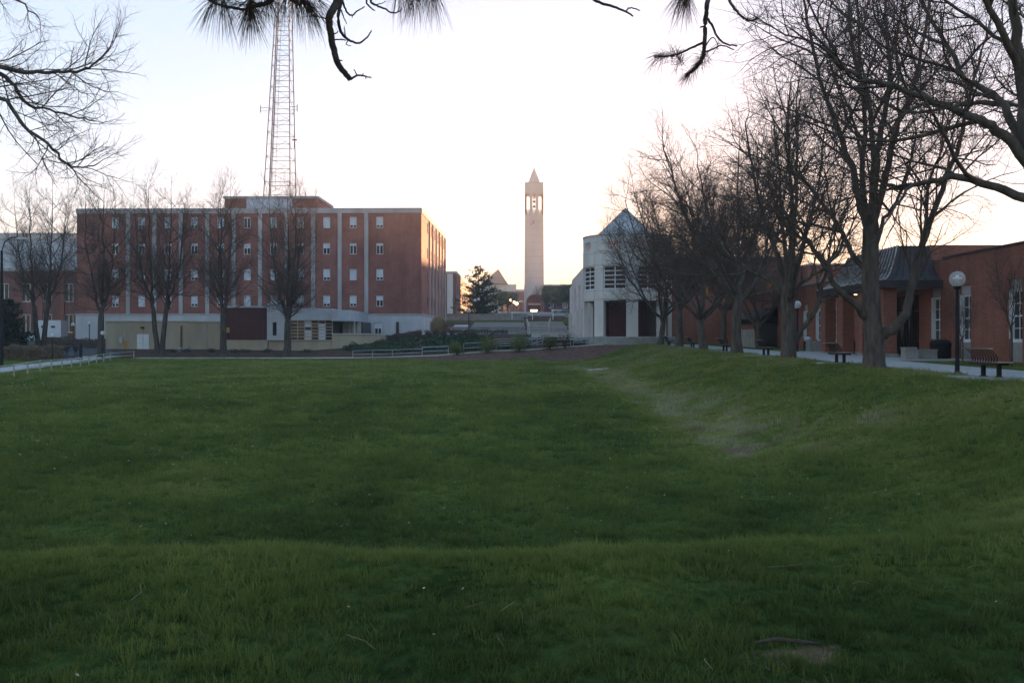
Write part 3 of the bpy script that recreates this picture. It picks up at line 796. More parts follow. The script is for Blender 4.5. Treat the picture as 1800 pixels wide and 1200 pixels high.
# ------------------------------------------------------------------ round pavilion
CX, CY, RO, RI = 12.3, 113.0, 5.0, 4.6
rot = thing('round_pavilion', 'round pale concrete pavilion with gridded windows, open arcade and conical metal roof', 'building', (CX, CY, 0.9))
ZB, Z1 = 1.75, 12.85
NS = 72
def pol(r, a, z): return (CX + r * math.sin(a), CY - r * math.cos(a), z)
holes = []
for k in range(8):
    c = R(22.5 + 45 * k); holes.append((c - R(15), c + R(15), 6.93, 9.5, 'w')); holes.append((c - R(15), c + R(15), ZB, 5.7, 'o')); holes.append((c - R(8), c + R(8), 11.35, 12.2, 'p'))
zs = sorted({ZB, Z1, 6.93, 9.5, 5.7, 11.35, 12.2})
angs = sorted({round(a, 5) for k in range(8) for a in (R(45 * k), R(45 * k + 7.5), R(45 * k + 14.5), R(45 * k + 18.5), R(45 * k + 22.5), R(45 * k + 26.5), R(45 * k + 30.5), R(45 * k + 37.5))}) + [R(360)]
mb = MB()
def ish(a, z): return any(h[0] - 1e-4 < a < h[1] + 1e-4 and h[2] < z < h[3] for h in holes)
for i in range(len(angs) - 1):
    a0, a1 = angs[i], angs[i + 1]; am = (a0 + a1) / 2
    for j in range(len(zs) - 1):
        zm = (zs[j] + zs[j + 1]) / 2
        if ish(am, zm): continue
        za, zb = zs[j], zs[j + 1]
        mb.quad(pol(RO, a0, za), pol(RO, a1, za), pol(RO, a1, zb), pol(RO, a0, zb))
        mb.quad(pol(RI, a1, za), pol(RI, a0, za), pol(RI, a0, zb), pol(RI, a1, zb))
        up = zs[j + 1] >= Z1 or ish(am, (zs[j + 1] + zs[min(j + 2, len(zs) - 1)]) / 2)
        dn = j > 0 and ish(am, (zs[j - 1] + zs[j]) / 2)
        if up: mb.quad(pol(RO, a0, zb), pol(RO, a1, zb), pol(RI, a1, zb), pol(RI, a0, zb))
        if dn: mb.quad(pol(RO, a0, za), pol(RI, a0, za), pol(RI, a1, za), pol(RO, a1, za))
        ap = (angs[i - 1] + a0) / 2 if i else (angs[-2] + angs[-1]) / 2
        an = (angs[(i + 1) % (len(angs) - 1)] + angs[(i + 1) % (len(angs) - 1) + 1]) / 2
        if ish(ap, zm): mb.quad(pol(RO, a0, za), pol(RO, a0, zb), pol(RI, a0, zb), pol(RI, a0, za))
        if ish(an, zm): mb.quad(pol(RO, a1, za), pol(RI, a1, za), pol(RI, a1, zb), pol(RO, a1, zb))
mb.build('wall', 'white_concrete', rot)
MB().lathe([(RO + 0.06, 0), (RO + 0.06, 0.12), (RI - 0.1, 0.12), (RI - 0.1, 0)], 48, (CX, CY, Z1 + 0.003), False).build('coping', 'limestone', rot)
MB().lathe([(RI + 0.02, 0), (RI + 0.02, 0.9)], 48, (CX, CY, 5.85)).build('floor_slab', 'white_concrete', rot)
MB().lathe([(RI + 0.02, 0), (RI + 0.02, 0.3)], 48, (CX, CY, 10.6)).build('roof_deck', 'white_concrete', rot)
MB().lathe([(2.2, 0), (2.2, 4.1)], 32, (CX + 0.3, CY + 1.6, ZB)).build('inner_drum', 'brick_dark', rot)  # arcade shadow put into the dark brick of drum and rear wall
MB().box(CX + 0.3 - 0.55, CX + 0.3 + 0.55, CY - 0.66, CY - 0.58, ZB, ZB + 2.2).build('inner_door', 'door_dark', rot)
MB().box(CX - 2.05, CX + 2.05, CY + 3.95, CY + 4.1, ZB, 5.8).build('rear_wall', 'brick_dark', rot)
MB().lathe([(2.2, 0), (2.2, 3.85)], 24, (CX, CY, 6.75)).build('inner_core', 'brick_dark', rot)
co_ = MB().lathe([(3.42, -0.12), (3.42, 0.0), (0.06, 3.3)], 32, (CX - 0.2, CY, 12.98)).build('cone_roof', 'metal_roof', rot)
for k in range(32):
    a = 2 * math.pi * k / 32
    MB().tube([(CX - 0.2 + 3.42 * math.cos(a), CY + 3.42 * math.sin(a), 13.0), (CX - 0.2 + 0.06 * math.cos(a), CY + 0.06 * math.sin(a), 16.3)], 0.03, 3).build('seam', 'seam_metal', co_)
for k in range(8):
    a = R(45 * k); q = pol(3.1, a, 10.9); MB().tube([q, (q[0], q[1], 12.95)], 0.12, 8).build('roof_post', 'white_concrete', rot)
for z_ in (5.82, 6.80, 9.62, 10.9):
    MB().lathe([(RO + 0.006, 0), (RO + 0.006, 0.035)], 72, (CX, CY, z_), False).build('panel_joint', 'concrete_old', rot)
for k in range(8):
    for da in (-7.0, 7.0):
        a = R(45 * k + da); q = MB(); q.tube([pol(RO + 0.0, a, 5.75), pol(RO + 0.0, a, 11.2)], 0.014, 4); q.build('panel_joint', 'concrete_old', rot)
# gridded windows, five rows of two
for k in range(8):
    c = R(22.5 + 45 * k)
    if not (k in (6, 7, 0, 1)): continue
    w = MB(); hw = RO * math.sin(R(15)); yy = RO * math.cos(R(15)) - 0.12
    def loc(u, d, z): return (CX + u * math.cos(c) + (yy - d) * math.sin(c), CY + u * math.sin(c) - (yy - d) * math.cos(c), z)
    def bar(u0, u1, z0, z1, d0=0.0, d1=0.12):
        n = len(w.v); w.v.extend([loc(u, d, z) for z in (z0, z1) for (u, d) in ((u0, d0), (u1, d0), (u1, d1), (u0, d1))])
        w.f.extend([(n, n + 3, n + 2, n + 1), (n + 4, n + 5, n + 6, n + 7), (n, n + 1, n + 5, n + 4), (n + 1, n + 2, n + 6, n + 5), (n + 2, n + 3, n + 7, n + 6), (n + 3, n, n + 4, n + 7)])
    for u in (-hw + 0.05, 0, hw - 0.05): bar(u - 0.06, u + 0.06, 6.93, 9.5)
    for i in range(6):
        z_ = 6.93 + 0.06 + i * (2.45 / 5); bar(-hw, hw, z_ - 0.055, z_ + 0.055, -0.02, 0.1)
    wo = w.build('window', 'white_paint', rot)
    for i in range(5):
        for u0, u1 in ((-hw + 0.11, -0.06), (0.06, hw - 0.11)):
            pz = MB(); z_ = 6.99 + i * 0.49
            pz.quad(loc(u0, 0.06, z_ + 0.055), loc(u1, 0.06, z_ + 0.055), loc(u1, 0.06, z_ + 0.435), loc(u0, 0.06, z_ + 0.435))
            pz.build('pane', 'glass_brown', wo)
# podium
pod = thing('podium_wall', 'low grey concrete podium wall with a railing below the round pavilion', 'wall', (11, 106, 0.8))
MB().lathe([(6.0, -0.6), (6.0, 0.85), (5.9, 0.9)], 40, (CX, CY, 0.85)).build('drum', 'concrete_old', pod)
# long pale wing behind the pavilion
rw = thing('pale_wing', 'pale concrete wing running back from the round pavilion, with gridded windows', 'building', (14, 117, 1.5))
hs = [(121.0, 125.0, 5.2, 8.6), (130, 134, 5.2, 8.6), (139, 143, 5.2, 8.6)]
mb = MB(); wall(mb, 150, 117, 0.5, 10.4, hs, lambda u, d, z: (8.0 + d, u, z), 0.3)
mb.quad((8, 117, 0.5), (20, 117, 0.5), (20, 117, 10.4), (8, 117, 10.4)); mb.quad((8, 117, 10.4), (20, 117, 10.4), (20, 150, 10.4), (8, 150, 10.4)); mb.quad((20, 150, .5), (8, 150, .5), (8, 150, 10.4), (20, 150, 10.4))
mb.build('wall', 'white_concrete', rw)
for a, b, c_, d_ in hs:
    q = MB()
    for i in range(5): q.box(8.1, 8.2, a, b, c_ + i * 0.82, c_ + 0.1 + i * 0.82)
    for i in range(3): q.box(8.08, 8.22, a + i * 1.95, a + 0.1 + i * 1.95, c_, d_)
    wo = q.build('window', 'white_paint', rw); MB().box(8.24, 8.3, a, b, c_, d_).build('pane', 'glass_brown', wo)
MB().box(9.0, 30, 152, 176, 1, 10.6).build('wall', 'white_concrete', rw)
for y in (118.5, 127, 136, 145): MB().box(7.3, 7.9, y, y + 1.1, 1.2, 5.2).build('buttress', 'white_concrete', rw)

# ------------------------------------------------------------------ long low brick wing beside the path
wing = thing('brick_wing', 'long low brick wing with tall white sash windows beside the bench path', 'building', (23, 60, 0.4))
FX = 23.0
WY = [42.0, 46.1, 51.3, 54.9, 69.0, 72.7, 76.5, 79.8]
hs = [(y - 0.62, y + 0.62, 0.35, 4.2) for y in WY] + [(57.2, 62.2, 0.52, 4.0)] + [(88.6, 97.4, 0.6, 3.3)]
mb = MB(); wall(mb, 112, 24, 0.0, 5.75, hs, lambda u, d, z: (FX + d, u, z), 0.28)
mb.quad((FX, 24, 0), (FX + 20, 24, 0), (FX + 20, 24, 5.75), (FX, 24, 5.75))
mb.quad((FX, 24, 5.7), (FX + 30, 24, 5.7), (FX + 30, 112, 5.7), (FX, 112, 5.7))
mb.build('wall', 'brick_wing', wing)
MB().box(FX - 0.05, FX + 0.35, 24, 53.96, 5.75, 5.87).build('coping', 'bronze_roof', wing)
MB().box(FX - 0.05, FX + 0.35, 66.1, 104, 5.75, 5.92).build('coping', 'seam_metal', wing)
def sash(y):
    f = MB(); x0, x1 = FX + 0.17, FX + 0.27; a, b = y - 0.62, y + 0.62; zb, zt = 1.25, 3.72
    f.box(x0, x1, a, a + 0.10, zb, zt); f.box(x0, x1, b - 0.10, b, zb, zt); f.box(x0, x1, a + 0.1, b - 0.1, zt - 0.12, zt); f.box(x0 - 0.05, x1, a, b, zb - 0.002, zb + 0.16)
    zm = (zb + zt) / 2; f.box(x0 + 0.005, x1, a + 0.1, b - 0.1, zm - 0.04, zm + 0.04)
    f.box(x0 + 0.02, x1, y - 0.025, y + 0.025, zb + 0.16, zm - 0.04); f.box(x0 + 0.02, x1, y - 0.025, y + 0.025, zm + 0.04, zt - 0.12)
    for z_ in (zb + 0.66, zm + 0.58):
        f.box(x0 + 0.02, x1, a + 0.1, y - 0.025, z_ - 0.02, z_ + 0.02); f.box(x0 + 0.02, x1, y + 0.025, b - 0.1, z_ - 0.02, z_ + 0.02)
    wo = f.build('window', 'white_paint', wing)
    for c0, c1 in ((a + 0.1, y - 0.025), (y + 0.025, b - 0.1)):
        for d0, d1 in ((zb + 0.16, zb + 0.64), (zb + 0.68, zm - 0.04), (zm + 0.04, zm + 0.56), (zm + 0.6, zt - 0.12)):
            MB().box(x0 + 0.06, x0 + 0.07, c0, c1, d0, d1).build('pane', 'glass_dark', wo)
    MB().box(FX + 0.002, x0 - 0.002, b - 0.03, b - 0.003, zb + 0.17, zt).build('reveal', 'white_paint', wing)
    MB().box(FX + 0.1, FX + 0.3, a, b, zt, 4.2).build('lintel_panel', 'limestone', wing)
    MB().box(FX + 0.06, FX + 0.3, a, b, 0.0, zb).build('apron_panel', 'planter_concrete', wing)
for y in WY: sash(y)
# entrance doors
dr = MB(); 
for k in range(5): dr.box(FX + 0.1, FX + 0.2, 57.2 + k * 1.23, 57.3 + k * 1.23, 0.52, 4.0)
dr.box(FX + 0.1, FX + 0.2, 57.3, 62.2, 3.0, 3.1)
do = dr.build('entrance_door', 'door_dark', wing)
for k in range(4):
    MB().box(FX + 0.22, FX + 0.24, 57.3 + k * 1.23, 58.43 + k * 1.23, 0.52, 3.0).build('pane', 'glass_dark', do)
    MB().box(FX + 0.22, FX + 0.24, 57.3 + k * 1.23, 58.43 + k * 1.23, 3.1, 4.0).build('pane', 'glass_brown', do)
# scalloped dark awning over the far doorway
aw = MB(); n = 24
for i in range(n):
    y0 = 88.4 + i * 9.2 / n; y1 = y0 + 9.2 / n
    s0 = 0.22 * abs(math.sin(math.pi * i / 3)); s1 = 0.22 * abs(math.sin(math.pi * (i + 1) / 3))
    aw.quad((FX - 0.02, y0, 4.3), (FX - 1.5, y0, 3.35), (FX - 1.5, y1, 3.35), (FX - 0.02, y1, 4.3))
    aw.quad((FX - 1.5, y0, 3.35), (FX - 1.5, y0, 2.95 - s0), (FX - 1.5, y1, 2.95 - s1), (FX - 1.5, y1, 3.35))
aw.quad((FX - 0.02, 88.4, 4.3), (FX - 0.02, 88.4, 2.9), (FX - 1.5, 88.4, 2.9), (FX - 1.5, 88.4, 3.35))
aw.build('awning', 'black_metal', wing)
MB().box(FX + 0.2, FX + 0.27, 88.6, 97.4, 0.6, 3.3).build('loading_door', 'door_dark', wing)
fen = thing('board_screen', 'grey vertical board screen below the dark scalloped awning', 'fence', (20.6, 91, g(20.6, 91)))
for i in range(34):
    MB().box(20.6, 20.66, 87.0 + i * 0.25, 87.23 + i * 0.25, 0.3, 2.3 + 0.03 * (i % 3)).build('board', 'concrete_old', fen)
for z_ in (0.9, 2.0): MB().box(20.67, 20.74, 87.0, 95.5, z_, z_ + 0.1).build('rail', 'concrete_old', fen)

# mansard entrance canopy with standing seams on brick piers
cn = thing('entrance_canopy', 'flared dark metal mansard canopy with standing seams on brick piers', 'canopy', (21, 60, 0.5))
X0, X1, Y0, Y1 = 19.8, FX, 54.0, 66.0
ZE, ZT = 4.62, 6.65
N = 8
prof = [(1.45 * t ** 0.8, ZE + (ZT - ZE) * t ** 1.55) for t in [i / N for i in range(N + 1)]]
rf = MB()
def rect(i):
    d, z = prof[i]; return [(X0 + d, Y0 + d * 1.3, z), (X1, Y0 + d * 1.3, z), (X1, Y1 - d * 1.3, z), (X0 + d, Y1 - d * 1.3, z)]
for i in range(N):
    a, b = rect(i), rect(i + 1)
    rf.quad(a[0], a[1], b[1], b[0]); rf.quad(a[2], a[3], b[3], b[2]); rf.quad(a[3], a[0], b[0], b[3])
t = rect(N); rf.quad(t[0], t[1], t[2], t[3])
rfo = rf.build('mansard_roof', 'bronze_roof', cn)
ns = 19
for k in range(ns + 1):
    q = []
    for i in range(N + 1):
        d, z = prof[i]; y = (Y0 + d * 1.3) + (Y1 - Y0 - 2.6 * d) * k / ns; q.append((X0 + d - 0.02, y, z + 0.03))
    MB().tube(q, 0.045, 4).build('seam', 'seam_metal', rfo)  # sky reflection put into the pale colour of the path-side seams
for k in range(1, 7):
    q = []
    for i in range(N + 1):
        d, z = prof[i]; x = (X0 + d) + (X1 - X0 - d) * k / 7; q.append((x, Y0 + d * 1.3 - 0.02, z + 0.02))
    MB().tube(q, 0.03, 4).build('seam', 'bronze_roof', rfo)
fs = MB(); fs.box(X0 - 0.06, X0 + 0.1, Y0 - 0.06, Y1 + 0.06, 4.2, 4.61); fs.box(X0 + 0.1, X1 - 0.01, Y0 - 0.06, Y0 + 0.1, 4.2, 4.61); fs.box(X0 + 0.1, X1 - 0.01, Y1 - 0.1, Y1 + 0.06, 4.2, 4.61)
fs.build('fascia', 'bronze_roof', cn)
MB().box(X0 + 0.1, X1 - 0.01, Y0 + 0.1, Y1 - 0.1, 4.26, 4.36).build('soffit', 'tan_render', cn)
for x, y in ((21.2, 57.5), (21.2, 60), (21.2, 62.8)): MB().lathe([(0.14, 0), (0.14, 0.05)], 12, (x, y, 4.2)).build('downlight', 'soffit_light', cn)
for y in (54.75, 58.2, 61.7, 65.2):
    MB().box(19.95, 20.65, y - 0.35, y + 0.35, 0.3, 4.258).build('pier', 'brick_wing', cn)
    MB().box(19.9, 20.7, y - 0.4, y + 0.4, 0.25, 0.62).build('pier_base', 'planter_concrete', cn)
MB().box(23.35, 29, 56.5, 66.5, 5.9, 6.75).build('roof_box', 'brick_wing', cn)
MB().box(24.5, 30, 66.5, 70, 5.9, 7.0).build('roof_box', 'brick_wing', cn)

# two storey brick block closing the path
blk = thing('brick_block', 'two storey brick block with amber lit windows behind the row of path trees', 'building', (24, 114, 0.9))
hw_ = []
for i in range(6): hw_.append((18.2 + i * 2.4, 19.2 + i * 2.4, 6.6, 8.4))
mb = MB(); wall(mb, 17.0, 32, 0.5, 10.6, hw_, lambda u, d, z: (u, 113.0 + d, z), 0.25)
mb.quad((17, 140, .5), (17, 113, .5), (17, 113, 10.6), (17, 140, 10.6)); mb.quad((32, 113, .5), (32, 140, .5), (32, 140, 10.6), (32, 113, 10.6))
mb.quad((17, 113, 10.55), (32, 113, 10.55), (32, 140, 10.55), (17, 140, 10.55)); mb.quad((32, 140, .5), (17, 140, .5), (17, 140, 10.6), (32, 140, 10.6))
mb.build('wall', 'brick_wing', blk)
MB().box(16.9, 32.1, 112.9, 140, 10.6, 10.85).build('coping', 'seam_metal', blk)
for i, h_ in enumerate(hw_):
    q = MB(); a, b, c_, d_ = h_
    q.box(a, a + 0.08, 113.1, 113.2, c_, d_); q.box(b - 0.08, b, 113.1, 113.2, c_, d_); q.box(a + 0.08, b - 0.08, 113.1, 113.2, d_ - 0.08, d_); q.box(a + 0.08, b - 0.08, 113.1, 113.2, c_, c_ + 0.08); q.box((a + b) / 2 - 0.03, (a + b) / 2 + 0.03, 113.1, 113.2, c_ + 0.08, d_ - 0.08)
    wo = q.build('window', 'door_dark', blk)
    MB().box(a + 0.08, b - 0.08, 113.21, 113.24, c_ + 0.08, d_ - 0.08).build('pane', 'window_lit' if i in (1, 3, 4) else 'glass_dark', wo)
MB().box(32.2, 60, 111, 140, 0.5, 9.7).build('wall', 'brick_wing', blk)
MB().box(32.2, 60, 110.9, 140, 9.7, 9.9).build('coping', 'limestone', blk)

# ------------------------------------------------------------------ far buildings
def block(name, label, x0, x1, y0, y1, z0, z1, m, cat='building', win=None, cop='limestone', side=None):
    t = thing(name, label, cat, ((x0 + x1) / 2, y0, z0))
    hs = []
    if win:
        nx_, nz_, ww, wh, zb, dz = win
        for i in range(nx_):
            xc = x0 + (x1 - x0) * (i + 0.5) / nx_
            for j in range(nz_): hs.append((xc - ww / 2, xc + ww / 2, zb + j * dz, zb + j * dz + wh))
    mb = MB(); wall(mb, x0, x1, z0, z1, hs, lambda u, d, z: (u, y0 + d, z), 0.2)
    sh_ = []
    if side:
        ny_, nz_, ww, wh, zb, dz = side
        for i in range(ny_):
            yc = y0 + (y1 - y0) * (i + 0.5) / ny_
            for j in range(nz_): sh_.append((yc - ww / 2, yc + ww / 2, zb + j * dz, zb + j * dz + wh))
    wall(mb, y0, y1, z0, z1, sh_, lambda u, d, z: (x1 - d, u, z), 0.2)
    mb.quad((x0, y1, z0), (x0, y0, z0), (x0, y0, z1), (x0, y1, z1)); mb.quad((x1, y1, z0), (x0, y1, z0), (x0, y1, z1), (x1, y1, z1)); mb.quad((x0, y0, z1 - .05), (x1, y0, z1 - .05), (x1, y1, z1 - .05), (x0, y1, z1 - .05))
    mb.build('wall', m, t)
    MB().box(x0 - 0.1, x1 + 0.1, y0 - 0.1, y1 + 0.1, z1, z1 + 0.5).build('coping', cop, t)
    for a, b, c_, d_ in hs:
        q = MB(); q.box(a, b, y0 + 0.1, y0 + 0.14, c_, c_ + 0.12); q.box(a, b, y0 + 0.1, y0 + 0.14, d_ - 0.12, d_); q.box(a, a + 0.12, y0 + 0.1, y0 + 0.14, c_ + .12, d_ - .12); q.box(b - 0.12, b, y0 + 0.1, y0 + 0.14, c_ + .12, d_ - .12); q.box((a + b) / 2 - .05, (a + b) / 2 + .05, y0 + 0.1, y0 + 0.14, c_ + .12, d_ - .12)
        wo = q.build('window', 'white_paint', t); MB().box(a, b, y0 + 0.15, y0 + 0.17, c_, d_).build('pane', 'glass_dark', wo)
    for a, b, c_, d_ in sh_:
        q = MB().box(x1 - 0.14, x1 - 0.1, a, b, d_ - 0.12, d_).box(x1 - 0.14, x1 - 0.1, a, b, c_, c_ + 0.12)
        wo = q.build('window', 'white_paint', t); MB().box(x1 - 0.19, x1 - 0.17, a, b, c_, d_).build('pane', 'glass_dark', wo)
    return t
# far left: brick building with a pale metal upper storey
fl = block('brick_gymnasium', 'brick building with pale metal upper storey beyond the left parking lot', -96, -71.5, 162, 190, 0.5, 12.6, 'brick_far', win=(7, 2, 1.5, 3.0, 2.6, 5.0))
MB().box(-92, -72.5, 164, 188, 13.1, 18.0).build('upper_storey', 'metal_panel', fl)
MB().box(-92.3, -72.2, 163.7, 188.3, 18.0, 19.0).build('roof_edge', 'metal_roof', fl)
for i in range(12): MB().box(-91 + i * 1.55, -90.95 + i * 1.55, 163.95, 163.995, 13.1, 18.0).build('panel_joint', 'rail_grey', fl)
for i in range(7): MB().box(-95.5 + i * 3.5, -94.9 + i * 3.5, 161.8, 161.99, 0.5, 12.6).build('pilaster', 'brick_wing', fl)
block('brick_lodge', 'lower brick building with grey roof seen between the gymnasium and the hall', -71.3, -62, 166, 185, 1.0, 12.2, 'brick_far', win=(3, 2, 1.2, 2.0, 3.0, 4.0))
block('court_block', 'brick and concrete block seen just beyond the right end of the hall', -27, -14.8, 236, 306, 5, 17.2, 'brick_far', win=None, side=(9, 2, 2.6, 2.2, 8.2, 4.2))
cb = bpy.data.objects['court_block']
MB().box(-17.0, -15.6, 235.85, 235.99, 6, 17.1).build('concrete_panel', 'white_concrete', cb)
# hall with the pyramid roof
py = thing('pyramid_roof_hall', 'distant hall with steep brown pyramid roof behind the conifer', 'building', (-14, 420, 12))
q = MB(); x0, x1, yb, zb, za = atx(845, 420), atx(893, 420), 420, atz(499, 420), atz(472, 420)
q.v = [(x0, yb, zb), (x1, yb, zb), (x1, yb + 12, zb), (x0, yb + 12, zb), ((x0 + x1) / 2 + 1.5, yb + 6, za + 0.2)]; q.f = [(0, 1, 4), (1, 2, 4), (2, 3, 4), (3, 0, 4), (3, 2, 1, 0)]
q.build('roof', 'roof_brown', py)
MB().box(x0 - 2, atx(908, 420), yb + 1, yb + 14, 10, zb - 0.1).build('wall', 'white_concrete', py)
MB().box(atx(893, 420), atx(922, 420), yb + 2, yb + 14, 10, atz(508, 420)).build('low_wing', 'metal_panel', py)
MB().box(atx(880, 420), atx(925, 420), yb - 3, yb + 0.9, 10, atz(513, 420)).build('lower_wall', 'brick_far', py)
q = MB().box(atx(885, 416), atx(889, 416), 416.8, 416.95, 14, 17).build('lit_window', 'window_lit', py)
block('west_court', 'dark brown brick building with flat roof right of the clock tower', atx(956, 300), 46, 300, 330, 8, atz(503, 300), 'brick_dark', win=(9, 2, 1.4, 1.8, 11, 3.4))  # unseen right end drawn out to block the low sun

# ------------------------------------------------------------------ globe lamps
def lamp_meshes(h=3.55, r=0.27, key='globe'):
    pole = MB().lathe([(0.15, 0), (0.15, 0.05), (0.085, 0.09), (0.07, 0.5), (0.058, h - 2 * r - 0.1)], 12)
    fit = MB().lathe([(0.058, h - 2 * r - 0.1), (0.11, h - 2 * r - 0.06), (0.13, h - 2 * r + 0.02)], 12)
    gl = MB(); n = 12
    gl.lathe([(max(0.005, r * math.sin(math.pi * (0.06 + 0.94 * (n - i) / n))), h - r + r * math.cos(math.pi * (0.06 + 0.94 * (n - i) / n)) - 0.0) for i in range(n + 1)], 20)
    bulb = MB().lathe([(0.07, h - 2 * r + 0.03), (0.07, h - r - 0.03), (0.15, h - r), (0.15, h - r + 0.05), (0.06, h - r + 0.06), (0.05, h - r + 0.14)], 12)
    return [('pole', pole.mesh('pole', 'black_metal', True)), ('fitter', fit.mesh('fitter', 'black_metal')), ('globe', gl.mesh('globe', key, True)), ('lamp_core', bulb.mesh('lamp_core', 'white_paint', True))]
LM = lamp_meshes(); LM2 = lamp_meshes(key='globe_milky')
def lamp(x, y, label, scale=1.0, group='globe lamps on black posts', z=None, far=True, lit=False):
    t = thing('globe_lamp', label, 'lamp', (x, y, g(x, y) if z is None else z), group)
    for nm, me in (LM2 if far else LM): link_mesh(nm, me, None, t)
    t.scale = (scale,) * 3
    return t
lamp(15.15, 34.4, 'clear globe lamp on a black post beside the nearest bench on the path edge', far=False)
lamp(19.3, 69.0, 'globe lamp on a black post beside the entrance canopy, beyond the path')
lamp(atx(824, 148), 148, 'globe lamp standing alone on the grey terrace wall by the pale ramp walk')
for px, y in ((835, 187), (841, 187.6)): lamp(atx(px, y), y, 'globe lamp of the pair nearest the conifer on the terrace', group='globe lamps on the terrace')
for px, y in ((848.5, 214), (853, 210), (858, 213), (861.5, 220)): lamp(atx(px, y), y, 'globe lamp in the close cluster below the conifer', group='globe lamps on the terrace')
lamp(atx(798, 229), 229, 'globe lamp in front of the brick and concrete court block')
for px, y in ((914, 300), (917, 296)): lamp(atx(px, y), y, 'small far globe lamp just left of the clock tower foot', group='globe lamps by the tower')
lamp(atx(971, 290), 290, 'far globe lamp right of the clock tower before the dark brown building', scale=1.4)
lamp(atx(92, 101), 101, 'globe lamp on the walkway behind the white rail fence by the brown hedge', 0.8)
lamp(atx(180.5, 107.3), 107.3, 'globe lamp in front of the bare tree at the end of the rail fence', 0.84)
lamp(atx(128.5, 128), 128, 'distant globe lamp beyond the two walkers, nearer the parking lot', 0.9)
lamp(atx(157, 132), 132, 'distant globe lamp on the lane before the hall base', 0.9)
# lamps lit at dusk
for px, py, y, lb in ((883, 527, 280, 'glowing orange lamp on a pole below the conifer'), (898, 528, 300, 'glowing orange lamp, first of three in a slanting row'), (903, 531, 305, 'glowing orange lamp, middle of three in a slanting row'), (908, 533.5, 310, 'glowing orange lamp, last of three in a slanting row')):
    x = atx(px, y); z = atz(py, y); t = thing('lit_lamp', lb, 'lamp', (x, y, g(x, y)), 'lit lamps by the tower')
    MB().lathe([(0.05, z - 0.45), (0.42, z - 0.2), (0.5, z), (0.4, z + 0.3), (0.05, z + 0.45)], 10, (x, y, 0)).build('globe', 'lamp_warm', t)
    MB().tube([(x, y, g(x, y)), (x, y, z - 0.44)], 0.07, 6).build('pole', 'black_metal', t)

# ------------------------------------------------------------------ benches (back towards the lawn, facing the path)
def bench_meshes():
    L = 1.75; out = []
    n = 10
    bs = MB(); q = []
    for i in range(8):
        t = i / 7; q.append((-0.24 - 0.20 * t ** 1.6 + 0.07 * math.sin(t * math.pi), 0, 0.45 + 0.42 * t))
    for i in range(7):
        (x0, _, z0), (x1, _, z1) = q[i], q[i + 1]
        b = len(bs.v)
        bs.v += [(x0, -0.024, z0), (x0, 0.024, z0), (x0 + 0.024, 0.024, z0), (x0 + 0.024, -0.024, z0), (x1, -0.024, z1), (x1, 0.024, z1), (x1 + 0.024, 0.024, z1), (x1 + 0.024, -0.024, z1)]
        bs.f += [(b, b + 1, b + 5, b + 4), (b + 1, b + 2, b + 6, b + 5), (b + 2, b + 3, b + 7, b + 6), (b + 3, b, b + 4, b + 7)]
    bsm = bs.mesh('back_strap', 'strap_metal')
    ss = MB().box(-0.24, 0.34, -0.07, 0.07, 0.44, 0.47).mesh('seat_strap', 'rail_top_metal')
    for i in range(n):
        y = -L / 2 + 0.06 + i * (L - 0.12) / (n - 1)
        out.append(('back_strap', bsm, (0, y, 0))); out.append(('seat_strap', ss, (0, y * 0.985, 0)))
    out.append(('top_rail', MB().box(-0.53, -0.36, -L / 2, L / 2, 0.86, 0.91).mesh('top_rail', 'rail_top_metal'), (0, 0, 0)))
    out.append(('front_rail', MB().tube([(0.31, -L / 2, 0.445), (0.31, L / 2, 0.445)], 0.025, 8).mesh('front_rail', 'strap_metal'), (0, 0, 0)))
    out.append(('rear_rail', MB().box(-0.28, -0.20, -L / 2, L / 2, 0.37, 0.44).mesh('rear_rail', 'strap_metal'), (0, 0, 0)))
    leg = MB(); leg.box(-0.06, 0.06, -0.05, 0.05, 0, 0.36); leg.box(-0.26, 0.30, -0.03, 0.03, 0.36, 0.43); leg.box(-0.1, 0.1, -0.08, 0.08, 0, 0.02)
    lm = leg.mesh('leg', 'black_metal')
    for s in (-1, 1): out.append(('leg', lm, (0, s * 0.52, 0)))
    return out
BM = bench_meshes()
BL = [(31.2, 'dark metal strap bench beside the globe lamp with the clear globe'), (44.6, 'dark metal strap bench beside the thickest tree trunk before the canopy'), (58.0, 'dark metal strap bench next to the second tree of the path row'),
      (69.5, 'small dark bench with a concrete pad, next to the third tree of the path row'), (82.5, 'small dark bench between the third and fourth trees of the path row'), (95.5, 'farthest dark bench at the end of the path row of trees')]
for y, lb in BL:
    x = 14.8 if y < 40 else 14.4; z = g(x, y) + 0.06
    t = thing('bench', lb, 'bench', (x, y, z), 'strap benches along the path')
    for nm, me, lo in BM: link_mesh(nm, me, None, t, lo)
    pd = MB().box(x - 1.0, x + 0.62, y - 1.25, y + 1.25, z - 0.35, z - 0.001); tag(pd.build('bench_pad', 'concrete_old'), kind='structure')
t = thing('bench', 'dark bench across the path, beside the trunk of the second tree', 'bench', (18.95, 70.5, g(18.95, 70.5)), 'strap benches along the path', R(180))
for nm, me, lo in BM: link_mesh(nm, me, None, t, lo)
sx, sy = on_ground(1052, 650)
t = MB().box(-0.85, 0.85, -0.5, 0.5, -0.1, 0.07); so = t.build('stone_slab', 'kerb_stone'); so.location = (sx, sy, g(sx, sy)); so.rotation_euler = (0.0, -0.06, 0.25)
tag(so, 'flat pale stone slab lying in the lawn at the foot of the bank', 'slab')

